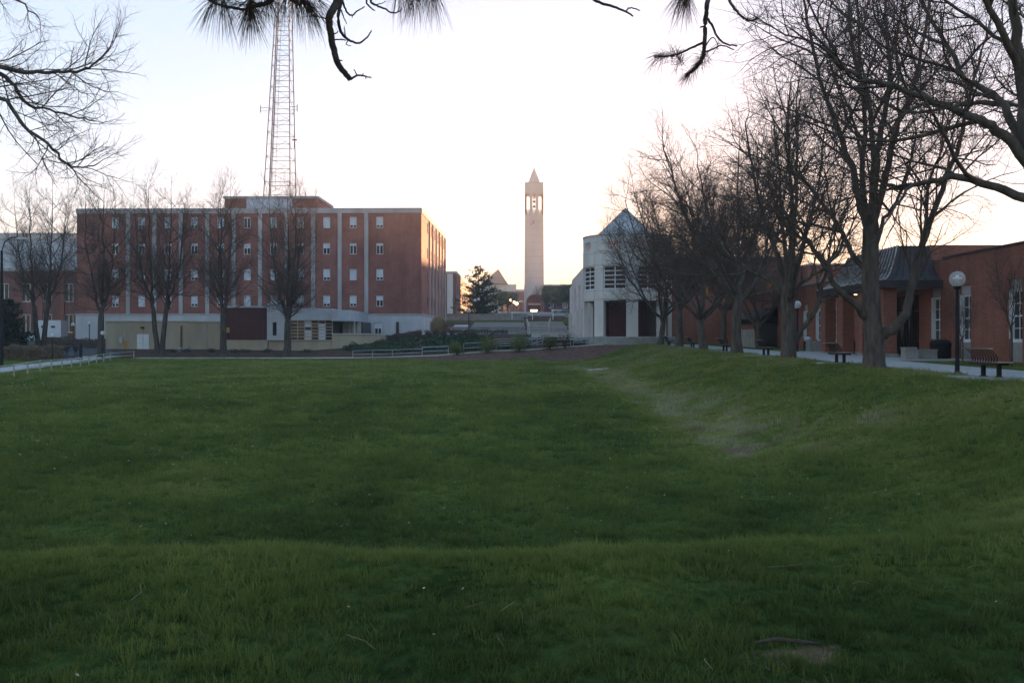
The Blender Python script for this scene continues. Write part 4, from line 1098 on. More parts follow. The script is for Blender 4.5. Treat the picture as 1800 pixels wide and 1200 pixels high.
# ------------------------------------------------------------------ bins and planters by the entrance
def bin_(x, y, label, r=0.33, h=0.95, lid='rail_grey', dome=True):
    t = thing('litter_bin', label, 'bin', (x, y, g(x, y) + 0.05))
    MB().lathe([(r * 0.92, 0), (r, 0.06), (r, h * 0.66), (r * 1.05, h * 0.7)], 16).build('drum', 'black_metal', t, local=True)
    d = MB().lathe([(r * 1.05, h * 0.701), (r * 1.05, h * 0.78), (r * 0.9, h * 0.9), (r * 0.5, h * 0.985), (0.02, h)], 16).build('lid', lid, t, local=True, smooth=True)
    MB().box(-r * 1.07, -r * 0.9, -0.14, 0.14, h * 0.73, h * 0.86).build('flap', 'door_dark', d, local=True)
    return t
bin_(20.9, 62.9, 'slim black litter bin with pale domed lid between the brick piers', 0.33, 1.05)
bin_(21.9, 51.7, 'broad dark domed litter bin against the brick wing wall', 0.52, 1.0, 'black_metal')
bin_(20.9, 72.0, 'black litter bin beyond the far pier of the canopy', 0.33, 1.0)
def planter(x, y, w, l, h, label):
    t = thing('planter_block', label, 'planter', (x, y, g(x, y) + 0.04))
    q = MB(); q.box(-w / 2, w / 2, -l / 2, l / 2, 0, h - 0.06); q.build('block', 'planter_concrete', t, local=True)
    q = MB(); q.box(-w / 2 - 0.03, w / 2 + 0.03, -l / 2 - 0.03, -l / 2 + 0.12, h - 0.06, h); q.box(-w / 2 - 0.03, w / 2 + 0.03, l / 2 - 0.12, l / 2 + 0.03, h - 0.06, h); q.box(-w / 2 - 0.03, -w / 2 + 0.12, -l / 2 + 0.12, l / 2 - 0.12, h - 0.06, h); q.box(w / 2 - 0.12, w / 2 + 0.03, -l / 2 + 0.12, l / 2 - 0.12, h - 0.06, h)
    q.build('rim', 'concrete_old', t, local=True)
planter(19.7, 50.3, 0.55, 0.6, 0.62, 'grey concrete block planter at the edge of the entrance forecourt')
planter(20.8, 50.9, 0.9, 0.7, 0.5, 'wider low concrete planter beside the brick wing doorway')
planter(20.6, 69.6, 0.8, 1.0, 0.75, 'grey concrete planter beyond the far brick pier')

# ------------------------------------------------------------------ white rail fence on the left
fe = thing('rail_fence', 'low white two rail fence along the left walkway', 'fence', (-34, 80, -0.9))
FP = []
A, B = (-32.9, 63.0), (-40.2, 98.0)
n = 11
for i in range(-3, n + 1):
    t = i / n; tt = t ** 0.92 if t > 0 else t
    x, y = A[0] + (B[0] - A[0]) * t, A[1] + (B[1] - A[1]) * t; FP.append((x, y, g(x, y)))
FP.append((-41.3, 106.8, g(-41.3, 106.8)))
for x, y, z in FP: MB().box(x - 0.045, x + 0.045, y - 0.045, y + 0.045, z - 0.3, z + 0.84).build('post', 'rail_white', fe)
for i in range(len(FP) - 1):
    a, b = FP[i], FP[i + 1]
    for h in (0.36, 0.76):
        MB().prism([(a[0] + 0.05, a[1] + 0.03), (a[0] + 0.10, a[1] + 0.03), (b[0] + 0.10, b[1] - 0.03), (b[0] + 0.05, b[1] - 0.03)], [a[2] + h, a[2] + h, b[2] + h, b[2] + h], [a[2] + h + 0.07, a[2] + h + 0.07, b[2] + h + 0.07, b[2] + h + 0.07]).build('rail', 'rail_white', fe)

# ------------------------------------------------------------------ handrails on the ramps
def handrail(label, pts, h=0.95, m='rail_grey', mid=True, every=1.8, r=0.03):
    t = thing('handrail', label, 'railing', pts[0], 'metal handrails on the ramps and steps')
    for i in range(len(pts) - 1):
        a, b = Vector(pts[i]), Vector(pts[i + 1]); k = max(1, int((b - a).length / every))
        for j in range(k + (1 if i == len(pts) - 2 else 0)):
            q = a.lerp(b, j / k); MB().tube([(q.x, q.y, q.z - 0.15), (q.x, q.y, q.z + h)], r * 0.9, 6).build('post', m, t)
        hs_ = (h, h * 0.45) if mid else (h,)
        for hh in hs_: MB().tube([(a.x, a.y, a.z + hh), (b.x, b.y, b.z + hh)], r, 6).build('rail', m, t)
    return t
def gp(px, y, dz=0.0): x = atx(px, y); return (x, y, g(x, y) + dz)
handrail('grey handrail along the foot of the juniper slope', [gp(620, 108.8), gp(690, 108.7), gp(742, 108.6)], 0.75)
handrail('grey handrail at the ramp foot beside the first lime green shrub', [gp(742, 108.7, 0.05), gp(788, 108.6, 0.05)], 0.85, r=0.04)
handrail('grey handrail between the lime green shrubs, lower ramp flight', [gp(815, 109.5), gp(850, 109.5)], 0.95)
handrail('grey handrail of the lower ramp behind the lime shrubs', [gp(872, 109.6), gp(905, 109.8), gp(960, 110.2)], 0.95)
handrail('grey handrail of the upper ramp behind the lime shrubs', [gp(868, 112.5), gp(910, 112.5), gp(955, 113.5)], 0.95)
handrail('slanting grey handrail joining the two ramp flights', [gp(935, 110.5), gp(962, 116)], 1.0)
handrail('grey handrail beside the podium of the round pavilion', [gp(1008, 108.6), gp(1032, 108.6), gp(1062, 108.8)], 0.95)
handrail('grey handrail across the ramp near the dark bare shrub', [gp(965, 109.6), gp(1003, 109.2)], 0.8)

# broad garden steps climbing towards the tower
st = thing('garden_steps', 'broad concrete garden steps climbing towards the clock tower', 'steps', (3, 118, 1.4))
def landing(y0, y1, x0, x1, nm='tread'):
    z = max(g((x0 + x1) / 2, y0), g((x0 + x1) / 2, y1)) + 0.08
    MB().box(x0, x1, y0, y1, z - 1.2, z).build(nm, 'leaf_litter', st); MB().box(x0 - 0.02, x1 + 0.02, y0 - 0.12, y0 - 0.004, z - 0.16, z + 0.03).build('nosing', 'kerb_stone', st)
for i in range(14): landing(118 + i * 4.6, 121.8 + i * 4.6, 1.2 + 0.02 * i, 7.2 + 0.05 * i)
handrail('pale handrail across the broad steps, lowest', [gp(950, 120.5, 0.1), gp(1024, 120.5, 0.1)], 0.25, 'kerb_stone', False, 3, 0.06)
handrail('pale yellowish handrail across the broad steps, middle', [gp(927, 132, 0.3), gp(1018, 132, 0.3)], 0.9, 'kerb_stone', False, 3.4, 0.06)
handrail('white handrail across the top of the broad steps', [gp(900, 183, 0.6), gp(972, 183, 0.6)], 1.2, 'white_paint', False, 2.6, 0.07)
handrail('pale handrail flanking the broad steps, climbing', [gp(931, 140, 0.3), gp(929, 152, 0.3), gp(926, 170, 0.3)], 0.95, 'kerb_stone', False, 3, 0.05)
handrail('pale handrail climbing the right side of the broad steps', [gp(966, 138, 0.3), gp(964, 155, 0.3), gp(968, 175, 0.3)], 0.95, 'kerb_stone', False, 3, 0.05)

# terrace retaining walls, laid in courses of long blocks
def terrace(label, x0, x1, y, z0, z1):
    t = thing('terrace_wall', label, 'wall', ((x0 + x1) / 2, y, z0))
    nc = max(1, int(round((z1 - z0) / 0.45))); dz = (z1 - z0) / nc; bl = 1.6
    me = MB().box(0.006, bl - 0.006, 0, 0.5, 0.006, dz - 0.006).mesh('block', 'concrete_old')
    for j in range(nc):
        x = x0 - (bl / 2 if j % 2 else 0)
        while x < x1 - 0.2:
            o = link_mesh('block', me, None, t); o.location = Vector((x, y, z0 + j * dz)) - t.location; x += bl
    MB().box(x0 - 0.85, x1 + 0.1, y - 0.08, y + 0.58, z1, z1 + 0.12).build('cap', 'concrete_old', t)
terrace('grey block terrace wall, lower one left of the broad steps', -10.2, 1.0, 150, 1.9, 3.25)
terrace('tall grey block terrace wall, upper one below the conifer', -13.5, 1.0, 185, 4.2, 6.15)
terrace('short grey terrace wall right of the broad steps', 9.5, 24, 186, 4.2, 6.15)

# ------------------------------------------------------------------ street light at the left edge
sl = thing('street_light', 'tall dark street light with curved arm at the parking lot edge', 'street light', (atx(3, 84), 84, g(atx(3, 84), 84)))
x0, z0 = atx(3, 84), g(atx(3, 84), 84)
MB().tube([(x0, 84, z0), (x0, 84, atz(440, 84))], [0.16, 0.1], 8).build('pole', 'black_metal', sl)
MB().tube([(x0, 84, atz(441, 84)), (atx(8, 84), 84, atz(426, 84)), (atx(18, 84), 84, atz(418, 84)), (atx(32, 84), 84, atz(416.5, 84))], 0.05, 6).build('arm', 'black_metal', sl)
MB().prism([(atx(31, 84), 83.85), (atx(45, 84), 83.8), (atx(47, 84), 84), (atx(45, 84), 84.2), (atx(31, 84), 84.15)], atz(421, 84), atz(417, 84)).build('lamp_head', 'rail_grey', sl)

# ------------------------------------------------------------------ vehicles
def car(x, y, rz, paint, label, z=None):
    t = thing('parked_car', label, 'car', (x, y, g(x, y) + 0.05 if z is None else z), 'parked cars', rz)
    sec = [(-2.2, 0.35, 0.75), (-2.15, 0.3, 0.85), (-1.4, 0.25, 0.95), (1.3, 0.25, 0.9), (2.1, 0.3, 0.72), (2.2, 0.38, 0.6)]
    q = MB(); n = len(sec)
    for s in (-0.86, 0.86): q.v += [(a, s, b) for a, b, c in sec] + [(a, s, c) for a, b, c in sec]
    for k in range(2):
        o = k * 2 * n
        for i in range(n - 1): q.f.append((o + i, o + i + 1, o + n + i + 1, o + n + i) if k == 0 else (o + n + i, o + n + i + 1, o + i + 1, o + i))
    for i in range(n - 1):
        q.f.append((n + i, n + i + 1, 3 * n + i + 1, 3 * n + i)); q.f.append((i + 1, i, 2 * n + i, 2 * n + i + 1))
    q.f.append((0, n, 3 * n, 2 * n)); q.f.append((n - 1, 2 * n + n - 1, 3 * n + n - 1, n + n - 1))
    q.build('body', paint, t, local=True)
    c = MB(); b = [(-1.75, 0.94), (-1.1, 1.42), (0.25, 1.45), (1.05, 0.9)]
    c.v = [(a, -0.78 + (0.14 if z_ > 1.2 else 0), z_) for a, z_ in b] + [(a, 0.78 - (0.14 if z_ > 1.2 else 0), z_) for a, z_ in b]
    c.f = [(0, 3, 2, 1), (4, 5, 6, 7), (0, 1, 5, 4), (1, 2, 6, 5), (2, 3, 7, 6)]
    cb_ = c.build('cabin', 'glass_dark', t, local=True)
    MB().prism([(-1.08, -0.62), (0.24, -0.62), (0.24, 0.62), (-1.08, 0.62)], 1.42, 1.47).build('roof', paint, cb_, local=True)
    for a in (-1.35, 1.35):
        for s in (-0.8, 0.8):
            w = MB().tube([(a, s - 0.1, 0.32), (a, s + 0.1, 0.32)], 0.32, 14).build('wheel', 'tyre', t, local=True)
            MB().tube([(a, s - 0.11, 0.32), (a, s + 0.11, 0.32)], 0.18, 10).build('rim', 'rail_grey', w, local=True)
    for s in (-0.6, 0.6):
        MB().box(2.12, 2.19, s - 0.16, s + 0.16, 0.56, 0.68).build('headlight', 'white_paint', t, local=True)
    return t
car(atx(50, 140), 140, R(12), 'car_white', 'pale parked car under the evergreen by the far left lot')
car(atx(985, 262), 262, R(5), 'car_silver', 'silver parked car on the upper court right of the tower')
car(atx(1001, 258), 258, R(185), 'car_blue', 'dark blue parked car beside the pale wing on the upper court')
car(atx(30, 150), 150, R(5), 'car_silver', 'silver parked car in the far left lot')
tr = thing('box_trailer', 'white box trailer parked beside the corner of the hall', 'trailer', (atx(92, 146), 146, g(atx(92, 146), 146)))
q = MB(); q.box(-1.75, 1.75, -1.1, 1.1, 0.55, 3.0); q.build('box_body', 'car_white', tr, local=True)
for x in (-0.8, 0.6): MB().box(x - 0.3, x + 0.3, -1.13, -1.102, 1.9, 2.2).build('vent', 'door_dark', tr, local=True)
for x in (-0.5, 0.5): MB().tube([(x, -1.0, 0.36), (x, -0.75, 0.36)], 0.36, 14).build('wheel', 'tyre', tr, local=True)
MB().box(1.75, 2.8, -0.08, 0.08, 0.5, 0.6).build('drawbar', 'black_metal', tr, local=True)

# ------------------------------------------------------------------ two walkers on the path by the hedge
def person(x, y, rz, label, step, pack, h=1.76):
    V_ = {'pelvis': (0, 0, 0.95, .15), 'waist': (0, 0, 1.10, .14), 'chest': (0.02, 0, 1.32, .165), 'neck0': (0.02, 0, 1.48, .08), 'neck': (0.02, 0, 1.54, .06), 'head': (0.03, 0, 1.65, .095), 'crown': (0.03, 0, 1.73, .07)}
    E_ = [('pelvis', 'waist'), ('waist', 'chest'), ('chest', 'neck0'), ('neck0', 'neck'), ('neck', 'head'), ('head', 'crown')]
    for s, n_ in ((-1, 'l'), (1, 'r')):
        f = s * step
        V_.update({n_ + 'hip': (0, s * 0.10, 0.90, .10), n_ + 'knee': (0.10 * f + 0.06, s * 0.10, 0.50, .065), n_ + 'ank': (0.22 * f, s * 0.10, 0.09 + (0.05 if f < 0 else 0), .045), n_ + 'toe': (0.22 * f + 0.17, s * 0.11, 0.04, .035),
                   n_ + 'sh': (0.02, s * 0.19, 1.43, .075), n_ + 'elb': (-0.08 * f - 0.02, s * 0.26, 1.16, .05), n_ + 'wri': (-0.16 * f + 0.10, s * 0.25, 0.95, .035), n_ + 'hand': (-0.18 * f + 0.15, s * 0.245, 0.87, .035)})
        E_ += [('pelvis', n_ + 'hip'), (n_ + 'hip', n_ + 'knee'), (n_ + 'knee', n_ + 'ank'), (n_ + 'ank', n_ + 'toe'), ('chest', n_ + 'sh'), (n_ + 'sh', n_ + 'elb'), (n_ + 'elb', n_ + 'wri'), (n_ + 'wri', n_ + 'hand')]
    names = list(V_); me = bpy.data.meshes.new('person'); me.from_pydata([V_[k][:3] for k in names], [(names.index(a), names.index(b)) for a, b in E_], [])
    o = bpy.data.objects.new('person', me); col.objects.link(o)
    o.modifiers.new('skin', 'SKIN'); sub = o.modifiers.new('sub', 'SUBSURF'); sub.levels = 1; sub.render_levels = 1
    for i, k in enumerate(names):
        r_ = V_[k][3]; me.skin_vertices[0].data[i].radius = (r_, r_)
    me.skin_vertices[0].data[0].use_root = True
    dg = bpy.context.evaluated_depsgraph_get(); nm = bpy.data.meshes.new_from_object(o.evaluated_get(dg))
    o.modifiers.clear(); o.data = nm; nm.name = 'person'
    for k in ('jacket', 'jeans', 'skin', 'hair_dark'): nm.materials.append(MATS[k])
    for pl in nm.polygons:
        c = pl.center
        pl.use_smooth = True
        pl.material_index = 3 if (c.z > 1.66 or (c.z > 1.56 and c.x < 0.0)) else 2 if c.z > 1.5 or (abs(c.y) > 0.2 and c.z < 0.93) else 0 if c.z > 0.93 else 1
        if c.z < 0.1: pl.material_index = 0
    t = thing('person', label, 'person', (x, y, g(x, y) + 0.035), None, rz)
    o.name = 'body'; o.parent = t
    hc = MB().lathe([(0.10, 1.66), (0.108, 1.71), (0.085, 1.765), (0.03, 1.79)], 12, (0.02, 0, 0)); hc.build('hair', 'hair_dark', t, local=True, smooth=True)
    if pack:
        b = MB().prism([(-0.36, -0.15), (-0.14, -0.17), (-0.14, 0.17), (-0.36, 0.15)], 1.02, 1.46).build('backpack', 'jacket', t, local=True)
    t.scale = (h / 1.79,) * 3
person(atx(118, 103), 103, R(100), 'walker in a dark jacket and jeans beside the brown hedge', 0.8, False)
person(atx(133, 104), 104, R(95), 'walker with a dark backpack on the walkway by the brown hedge', -0.9, True, 1.72)
bo = thing('bollard', 'dark slim bollard beside the two walkers on the walkway', 'bollard', (atx(142, 104), 104, g(atx(142, 104), 104)))
MB().lathe([(0.16, 0), (0.16, 1.15), (0.13, 1.25), (0.13, 1.5), (0.2, 1.55), (0.03, 1.68)], 12).build('post', 'black_metal', bo, local=True)

# ------------------------------------------------------------------ bare trees
def tubes(name, branches, material):
    groups = {}
    for pts, rad, n in branches: groups.setdefault((len(pts), n), []).append((pts, rad))
    Vs, Qs, off = [], [], 0
    for (k, n), lst in groups.items():
        P = np.array([[tuple(p) for p in b[0]] for b in lst], dtype=np.float64); Rd = np.array([b[1] for b in lst])
        T = np.empty_like(P); T[:, 1:-1] = P[:, 2:] - P[:, :-2]; T[:, 0] = P[:, 1] - P[:, 0]; T[:, -1] = P[:, -1] - P[:, -2]
        T /= np.linalg.norm(T, axis=2, keepdims=True) + 1e-9
        ref = np.where(np.abs(T[:, :1, 2:3]) < 0.9, np.array([0, 0, 1.0]), np.array([1.0, 0, 0]))
        U = np.cross(T, np.broadcast_to(ref, T.shape)); U /= np.linalg.norm(U, axis=2, keepdims=True) + 1e-9
        W = np.cross(T, U)
        a = 2 * np.pi * np.arange(n) / n
        ring = P[:, :, None] + Rd[:, :, None, None] * (U[:, :, None] * np.cos(a)[None, None, :, None] + W[:, :, None] * np.sin(a)[None, None, :, None])
        B = len(lst); Vs.append(ring.reshape(-1, 3))
        base = off + (np.arange(B)[:, None, None] * k + np.arange(k - 1)[None, :, None]) * n
        i0 = base + np.arange(n)[None, None]; i1 = base + ((np.arange(n) + 1) % n)[None, None]
        Qs.append(np.stack([i0, i0 + n, i1 + n, i1], -1).reshape(-1, 4)); off += B * k * n
    V = np.concatenate(Vs); Q = np.concatenate(Qs)
    me = quads_mesh(name, V, Q, material)
    me.polygons.foreach_set('use_smooth', [True] * len(Q))
    return me
class Grower:
    """levels: dicts n, t0, ang, len, wob, up, seg, sides, r"""
    def __init__(s, seed, levels): s.r = random.Random(seed); s.lv = levels; s.out = [[] for _ in range(len(levels) + 1)]
    def rv(s):
        return Vector((s.r.gauss(0, 1), s.r.gauss(0, 1), s.r.gauss(0, 1)))
    def add(s, pts, rad, sides, lev): s.out[lev].append((pts, rad, sides)); s.spawn(pts, rad, lev)
    def spawn(s, pts, rad, lev):
        if lev >= len(s.lv): return
        P = s.lv[lev]; r = s.r; n = P['n']; k = len(pts) - 1; az = r.random() * 6.283
        Lp = sum((pts[i + 1] - pts[i]).length for i in range(k)); n = max(1, int(round(n * min(1.6, Lp / P['ref'])))) if 'ref' in P else n
        for j in range(n):
            t = P['t0'] + (1 - P['t0']) * (j + r.random()) / n; t = min(t, 0.999)
            if j == n - 1: t = 0.999
            f = t * k; i = int(f); f -= i
            p = pts[i].lerp(pts[i + 1], f); tan = (pts[i + 1] - pts[i]).normalized(); rt = rad[i] + (rad[i + 1] - rad[i]) * f
            az += 2.4 + r.uniform(-0.5, 0.5)
            u = tan.orthogonal().normalized(); w = tan.cross(u)
            a = R(P['ang'] * r.uniform(0.6, 1.3)) * (0.35 if j == n - 1 else 1.0)
            d = tan * math.cos(a) + (u * math.cos(az) + w * math.sin(az)) * math.sin(a)
            L = P['len'] * (1.2 - P.get('fall', 0.65) * t) * r.uniform(0.65, 1.25)
            cr = min(rt * 0.8, P['r'] * (L / P['len']) ** 0.8)
            s.grow(p, d, L, cr, lev)
    def grow(s, p, d, L, r0, lev):
        P = s.lv[lev]; n = P['seg']; st = L / n; pts = [p]; rad = [r0]; wob, up = P['wob'], P['up']
        for i in range(n):
            d = (d + s.rv() * wob + Vector((0, 0, up))).normalized(); p = p + d * st; pts.append(p)
            rad.append(r0 * (1 - (i + 1) / n * (1 - P.get('tip', 0.35))))
        s.add(pts, rad, P['sides'], lev + 1)
def smooth_line(pts, n, rng, jit=0.0):
    """Catmull-Rom through the given points"""
    P = [Vector(p) for p in pts]; P = [P[0] * 2 - P[1]] + P + [P[-1] * 2 - P[-2]]; out = []
    for i in range(1, len(P) - 2):
        for k in range(n):
            t = k / n; a, b, c, d = P[i - 1], P[i], P[i + 1], P[i + 2]
            q = 0.5 * ((2 * b) + (c - a) * t + (2 * a - 5 * b + 4 * c - d) * t * t + (3 * b - a - 3 * c + d) * t ** 3)
            if jit and (i > 1 or k): q += Vector((rng.gauss(0, jit), rng.gauss(0, jit), rng.gauss(0, jit)))
            out.append(q)
    out.append(P[-2]); return out
def taper(r0, r1, n, pw=1.0): return [r0 + (r1 - r0) * (i / (n - 1)) ** pw for i in range(n)]
def flare_trunk(g_, pts, r0, r1, sides=14, flare=1.45):
    n = len(pts); rad = taper(r0, r1, n)
    rad[0] *= flare; rad[1] *= 1 + (flare - 1) * 0.35
    d_ = (pts[-1] - pts[-2]).normalized()
    pts = list(pts) + [pts[-1] + d_ * r1 * 1.0, pts[-1] + d_ * r1 * 2.2]; rad += [r1 * 0.82, r1 * 0.3]
    g_.out[0].append((pts, rad, sides))
PATH_LV = [dict(n=9, ref=8, t0=0.30, ang=46, len=4.4, wob=0.14, up=0.055, seg=7, sides=5, r=0.062, tip=0.3),
           dict(n=8, ref=3.6, t0=0.15, ang=46, len=2.1, wob=0.19, up=0.045, seg=5, sides=4, r=0.023, tip=0.35),
           dict(n=7, ref=1.8, t0=0.15, ang=48, len=1.1, wob=0.24, up=0.03, seg=4, sides=3, r=0.0112, tip=0.5),
           dict(n=4, ref=1.0, t0=0.2, ang=50, len=0.42, wob=0.25, up=0.02, seg=2, sides=3, r=0.0060, tip=0.7)]
LEFT_LV = [dict(n=22, ref=14, t0=0.05, ang=56, fall=0.40, len=4.3, wob=0.11, up=0.10, seg=7, sides=5, r=0.052, tip=0.3),
           dict(n=8, ref=3.0, t0=0.15, ang=45, len=1.8, wob=0.15, up=0.09, seg=4, sides=4, r=0.021, tip=0.4),
           dict(n=6, ref=1.6, t0=0.15, ang=46, len=0.95, wob=0.2, up=0.07, seg=3, sides=3, r=0.012, tip=0.6),
           dict(n=3, ref=0.9, t0=0.2, ang=46, len=0.45, wob=0.2, up=0.05, seg=2, sides=3, r=0.0082, tip=0.7)]
def tree_parts(gr, bark, twig):
    """meshes: trunk, each limb with its boughs, crown of twigs"""
    out = [('trunk', tubes('trunk', gr.out[0], bark))]
    for b in gr.limbs: out.append(('limb', tubes('limb', [b], bark)))
    if gr.out[1]: out.append(('boughs', tubes('boughs', gr.out[1], bark)))
    tw_ = [b for l in gr.out[2:] for b in l]
    out.append(('crown', tubes('crown', tw_, twig)))
    return out
def put_tree(parts, label, loc, rz=0.0, sc=1.0, group=None, name='bare_tree'):
    t = thing(name, label, 'tree', loc, group, rz); t.scale = (sc,) * 3
    for nm, me in parts:
        o_ = link_mesh(nm, me, None, t)
        if nm == 'boughs': o_['kind'] = 'stuff'
    return t
def limb(gr, pts, r0, r1, n=4, jit=0.03, sides=9):
    q = smooth_line(pts, n, gr.r, jit); rad = taper(r0, r1, len(q), 0.8)
    gr.limbs.append((q, rad, sides)); gr.spawn(q, rad, 0)
def auto_tree(seed, H, fork, r0, nl, spread, lv, lean=(0, 0), tops=(0.70, 0.88), bulge=1.0):
    gr = Grower(seed, lv); gr.limbs = []; rg = gr.r
    tp = [Vector((lean[0] * t + rg.gauss(0, 0.04), lean[1] * t + rg.gauss(0, 0.04), fork * t)) for t in (0, 0.08, 0.25, 0.5, 0.75, 1.0)]
    tp[0] = Vector((0, 0, -0.3)); flare_trunk(gr, tp, r0, r0 * 0.72)
    az = rg.random() * 6.28
    for k in range(nl):
        az += 6.283 / nl + rg.uniform(-0.35, 0.35) if k < nl - 1 else 0.5
        s = spread * rg.uniform(0.75, 1.1) * (0.25 if k == nl - 1 else 1.0)
        h0 = fork * rg.uniform(0.72, 1.0); st = tp[-1].lerp(tp[-2], (fork - h0) / fork * 3 if fork > 0 else 0)
        st = Vector((lean[0] * h0 / fork, lean[1] * h0 / fork, h0)); top = H * rg.uniform(*tops)
        cx, sx = math.cos(az), math.sin(az)
        pts = [st, st + Vector((cx * s * 0.28, sx * s * 0.28, (top - h0) * 0.22)), st + Vector((cx * s * 0.55 * bulge, sx * s * 0.55 * bulge, (top - h0) * 0.55)), st + Vector((cx * s * 0.8, sx * s * 0.8, (top - h0)))]
        limb(gr, pts, r0 * 0.5 * rg.uniform(0.75, 1.1), 0.035, 4, 0.06)
    return gr
# --- the nearest path tree at the right edge of the view
T0 = (14.6, 26.8); z0 = g(*T0)
def L(base, y, *pp):
    """survey points relative to a tree base at depth y"""
    return [Vector(at(px, py, y + dy)) - Vector(base) for px, py, dy in pp]
b0 = (T0[0], T0[1], z0)
gr = Grower(11, PATH_LV); gr.limbs = []
flare_trunk(gr, [Vector((0, 0, -0.3)), Vector((0, 0, 0.25))] + L(b0, T0[1], (1858, 560, 0), (1850, 480, 0), (1840, 400, 0), (1828, 330, 0), (1815, 262, 0), (1806, 215, 0)), 0.42, 0.27)
limb(gr, L(b0, T0[1], (1833, 362, 0), (1770, 335, 0.2), (1690, 312, 0.5), (1640, 318, 0.8), (1580, 330, 1.4), (1530, 312, 2.0)), 0.15, 0.04)
limb(gr, L(b0, T0[1], (1824, 306, 0.05), (1765, 240, 0.0), (1725, 213, -0.3), (1660, 185, -0.6), (1590, 160, -1.0), (1500, 128, -1.5), (1440, 80, -2)), 0.17, 0.04)
limb(gr, L(b0, T0[1], (1820, 290, 0.05), (1778, 215, 0.6), (1745, 165, 1.0), (1700, 140, 1.4), (1650, 60, 2.0), (1600, -40, 2.5)), 0.15, 0.04)
limb(gr, L(b0, T0[1], (1808, 222, 0), (1795, 120, -0.2), (1780, 20, -0.5), (1755, -120, -0.6), (1740, -260, -0.6)), 0.22, 0.05)
limb(gr, L(b0, T0[1], (1826, 330, 0), (1865, 220, 0.8), (1930, 100, 1.4), (1990, -40, 1.6)), 0.18, 0.04)
limb(gr, L(b0, T0[1], (1790, 120, -0.2), (1755, 40, -0.9), (1700, -40, -1.6), (1660, -150, -2.0)), 0.12, 0.04)
limb(gr, L(b0, T0[1], (1830, 345, 0), (1840, 260, 2.0), (1840, 150, 3.6), (1850, 20, 4.6)), 0.16, 0.04)
put_tree(tree_parts(gr, 'bark_grey', 'twig_brown'), 'bare tree past the clear globe lamp, its long limbs reaching over the path', b0, group='bare trees along the path')
# --- the thick double-limbed tree before the canopy
T1 = (14.4, 40.4); b1 = (T1[0], T1[1], g(*T1)); y = T1[1]
gr = Grower(21, PATH_LV); gr.limbs = []
flare_trunk(gr, [Vector((0, 0, -0.3))] + L(b1, y, (1536, 636, 0), (1537, 600, 0), (1533, 560, 0), (1530, 500, 0), (1530, 440, 0), (1531, 396, 0)), 0.42, 0.31, flare=1.35)
limb(gr, L(b1, y, (1545, 592, 0), (1575, 574, -0.3), (1596, 540, -0.4), (1606, 480, -0.4), (1622, 430, -0.4), (1650, 350, -0.6), (1680, 270, -0.8), (1700, 190, -1.0), (1725, 90, -1)), 0.24, 0.05)
limb(gr, L(b1, y, (1612, 455, -0.4), (1626, 400, 0.0), (1632, 330, 0.4), (1655, 260, 0.8), (1660, 180, 1)), 0.10, 0.035)
limb(gr, L(b1, y, (1524, 560, 0), (1495, 528, -0.3), (1470, 505, -0.5), (1455, 470, -0.6), (1432, 440, -0.8), (1415, 415, -1), (1385, 380, -1.2)), 0.17, 0.04)
limb(gr, L(b1, y, (1452, 465, -0.6), (1480, 430, -0.4), (1478, 390, -0.3), (1500, 350, 0)), 0.09, 0.03)
limb(gr, L(b1, y, (1526, 480, 0.1), (1495, 440, 0.5), (1475, 400, 0.8), (1440, 350, 1.0), (1400, 310, 1.2), (1370, 290, 1.4)), 0.13, 0.04)
limb(gr, L(b1, y, (1528, 410, 0), (1510, 350, 0.2), (1492, 280, 0.4), (1470, 215, 0.6), (1440, 140, 0.8), (1420, 40, 1), (1400, -60, 1)), 0.18, 0.04)
limb(gr, L(b1, y, (1530, 400, 0), (1537, 330, 0), (1545, 250, 0), (1562, 160, -0.3), (1560, 60, -0.5), (1555, -80, -0.5)), 0.2, 0.04)
limb(gr, L(b1, y, (1533, 400, 0), (1553, 330, 0.3), (1572, 240, 0.6), (1602, 160, 0.9), (1625, 60, 1.2), (1640, -60, 1.5)), 0.18, 0.04)
limb(gr, L(b1, y, (1540, 430, -0.2), (1556, 385, -0.5), (1580, 345, -0.9), (1600, 290, -1.2), (1610, 230, -1.5)), 0.1, 0.035)
limb(gr, L(b1, y, (1524, 385, 0.2), (1515, 320, 1.6), (1520, 220, 2.6), (1510, 80, 3.4), (1500, -60, 3.8)), 0.16, 0.04)
limb(gr, L(b1, y, (1528, 390, -0.2), (1535, 310, -1.6), (1530, 200, -2.6), (1500, 80, -3.2), (1490, -60, -3.4)), 0.16, 0.04)
put_tree(tree_parts(gr, 'bark_grey', 'twig_brown'), 'thickest bare tree before the metal canopy, with a low limb bending right', b1, group='bare trees along the path')
# --- second of the row
T2 = (14.3, 52.8); b2 = (T2[0], T2[1], g(*T2)); y = T2[1]
gr = Grower(31, PATH_LV); gr.limbs = []
flare_trunk(gr, [Vector((0, 0, -0.3))] + L(b2, y, (1386, 628, 0), (1386, 600, 0), (1386, 570, 0), (1385, 545, 0), (1384, 520, 0)), 0.40, 0.34, flare=1.3)
limb(gr, L(b2, y, (1396, 602, 0), (1414, 572, -0.4), (1436, 540, -0.6), (1446, 500, -0.7), (1450, 460, -0.8), (1425, 430, -1), (1400, 400, -1.0)), 0.16, 0.04)
limb(gr, L(b2, y, (1378, 520, 0), (1352, 492, 0.3), (1320, 478, 0.5), (1290, 455, 0.8), (1262, 440, 1), (1240, 400, 1)), 0.14, 0.04)
limb(gr, L(b2, y, (1380, 525, 0), (1370, 460, 0.3), (1345, 390, 0.6), (1325, 310, 0.9), (1310, 220, 1)), 0.2, 0.04)
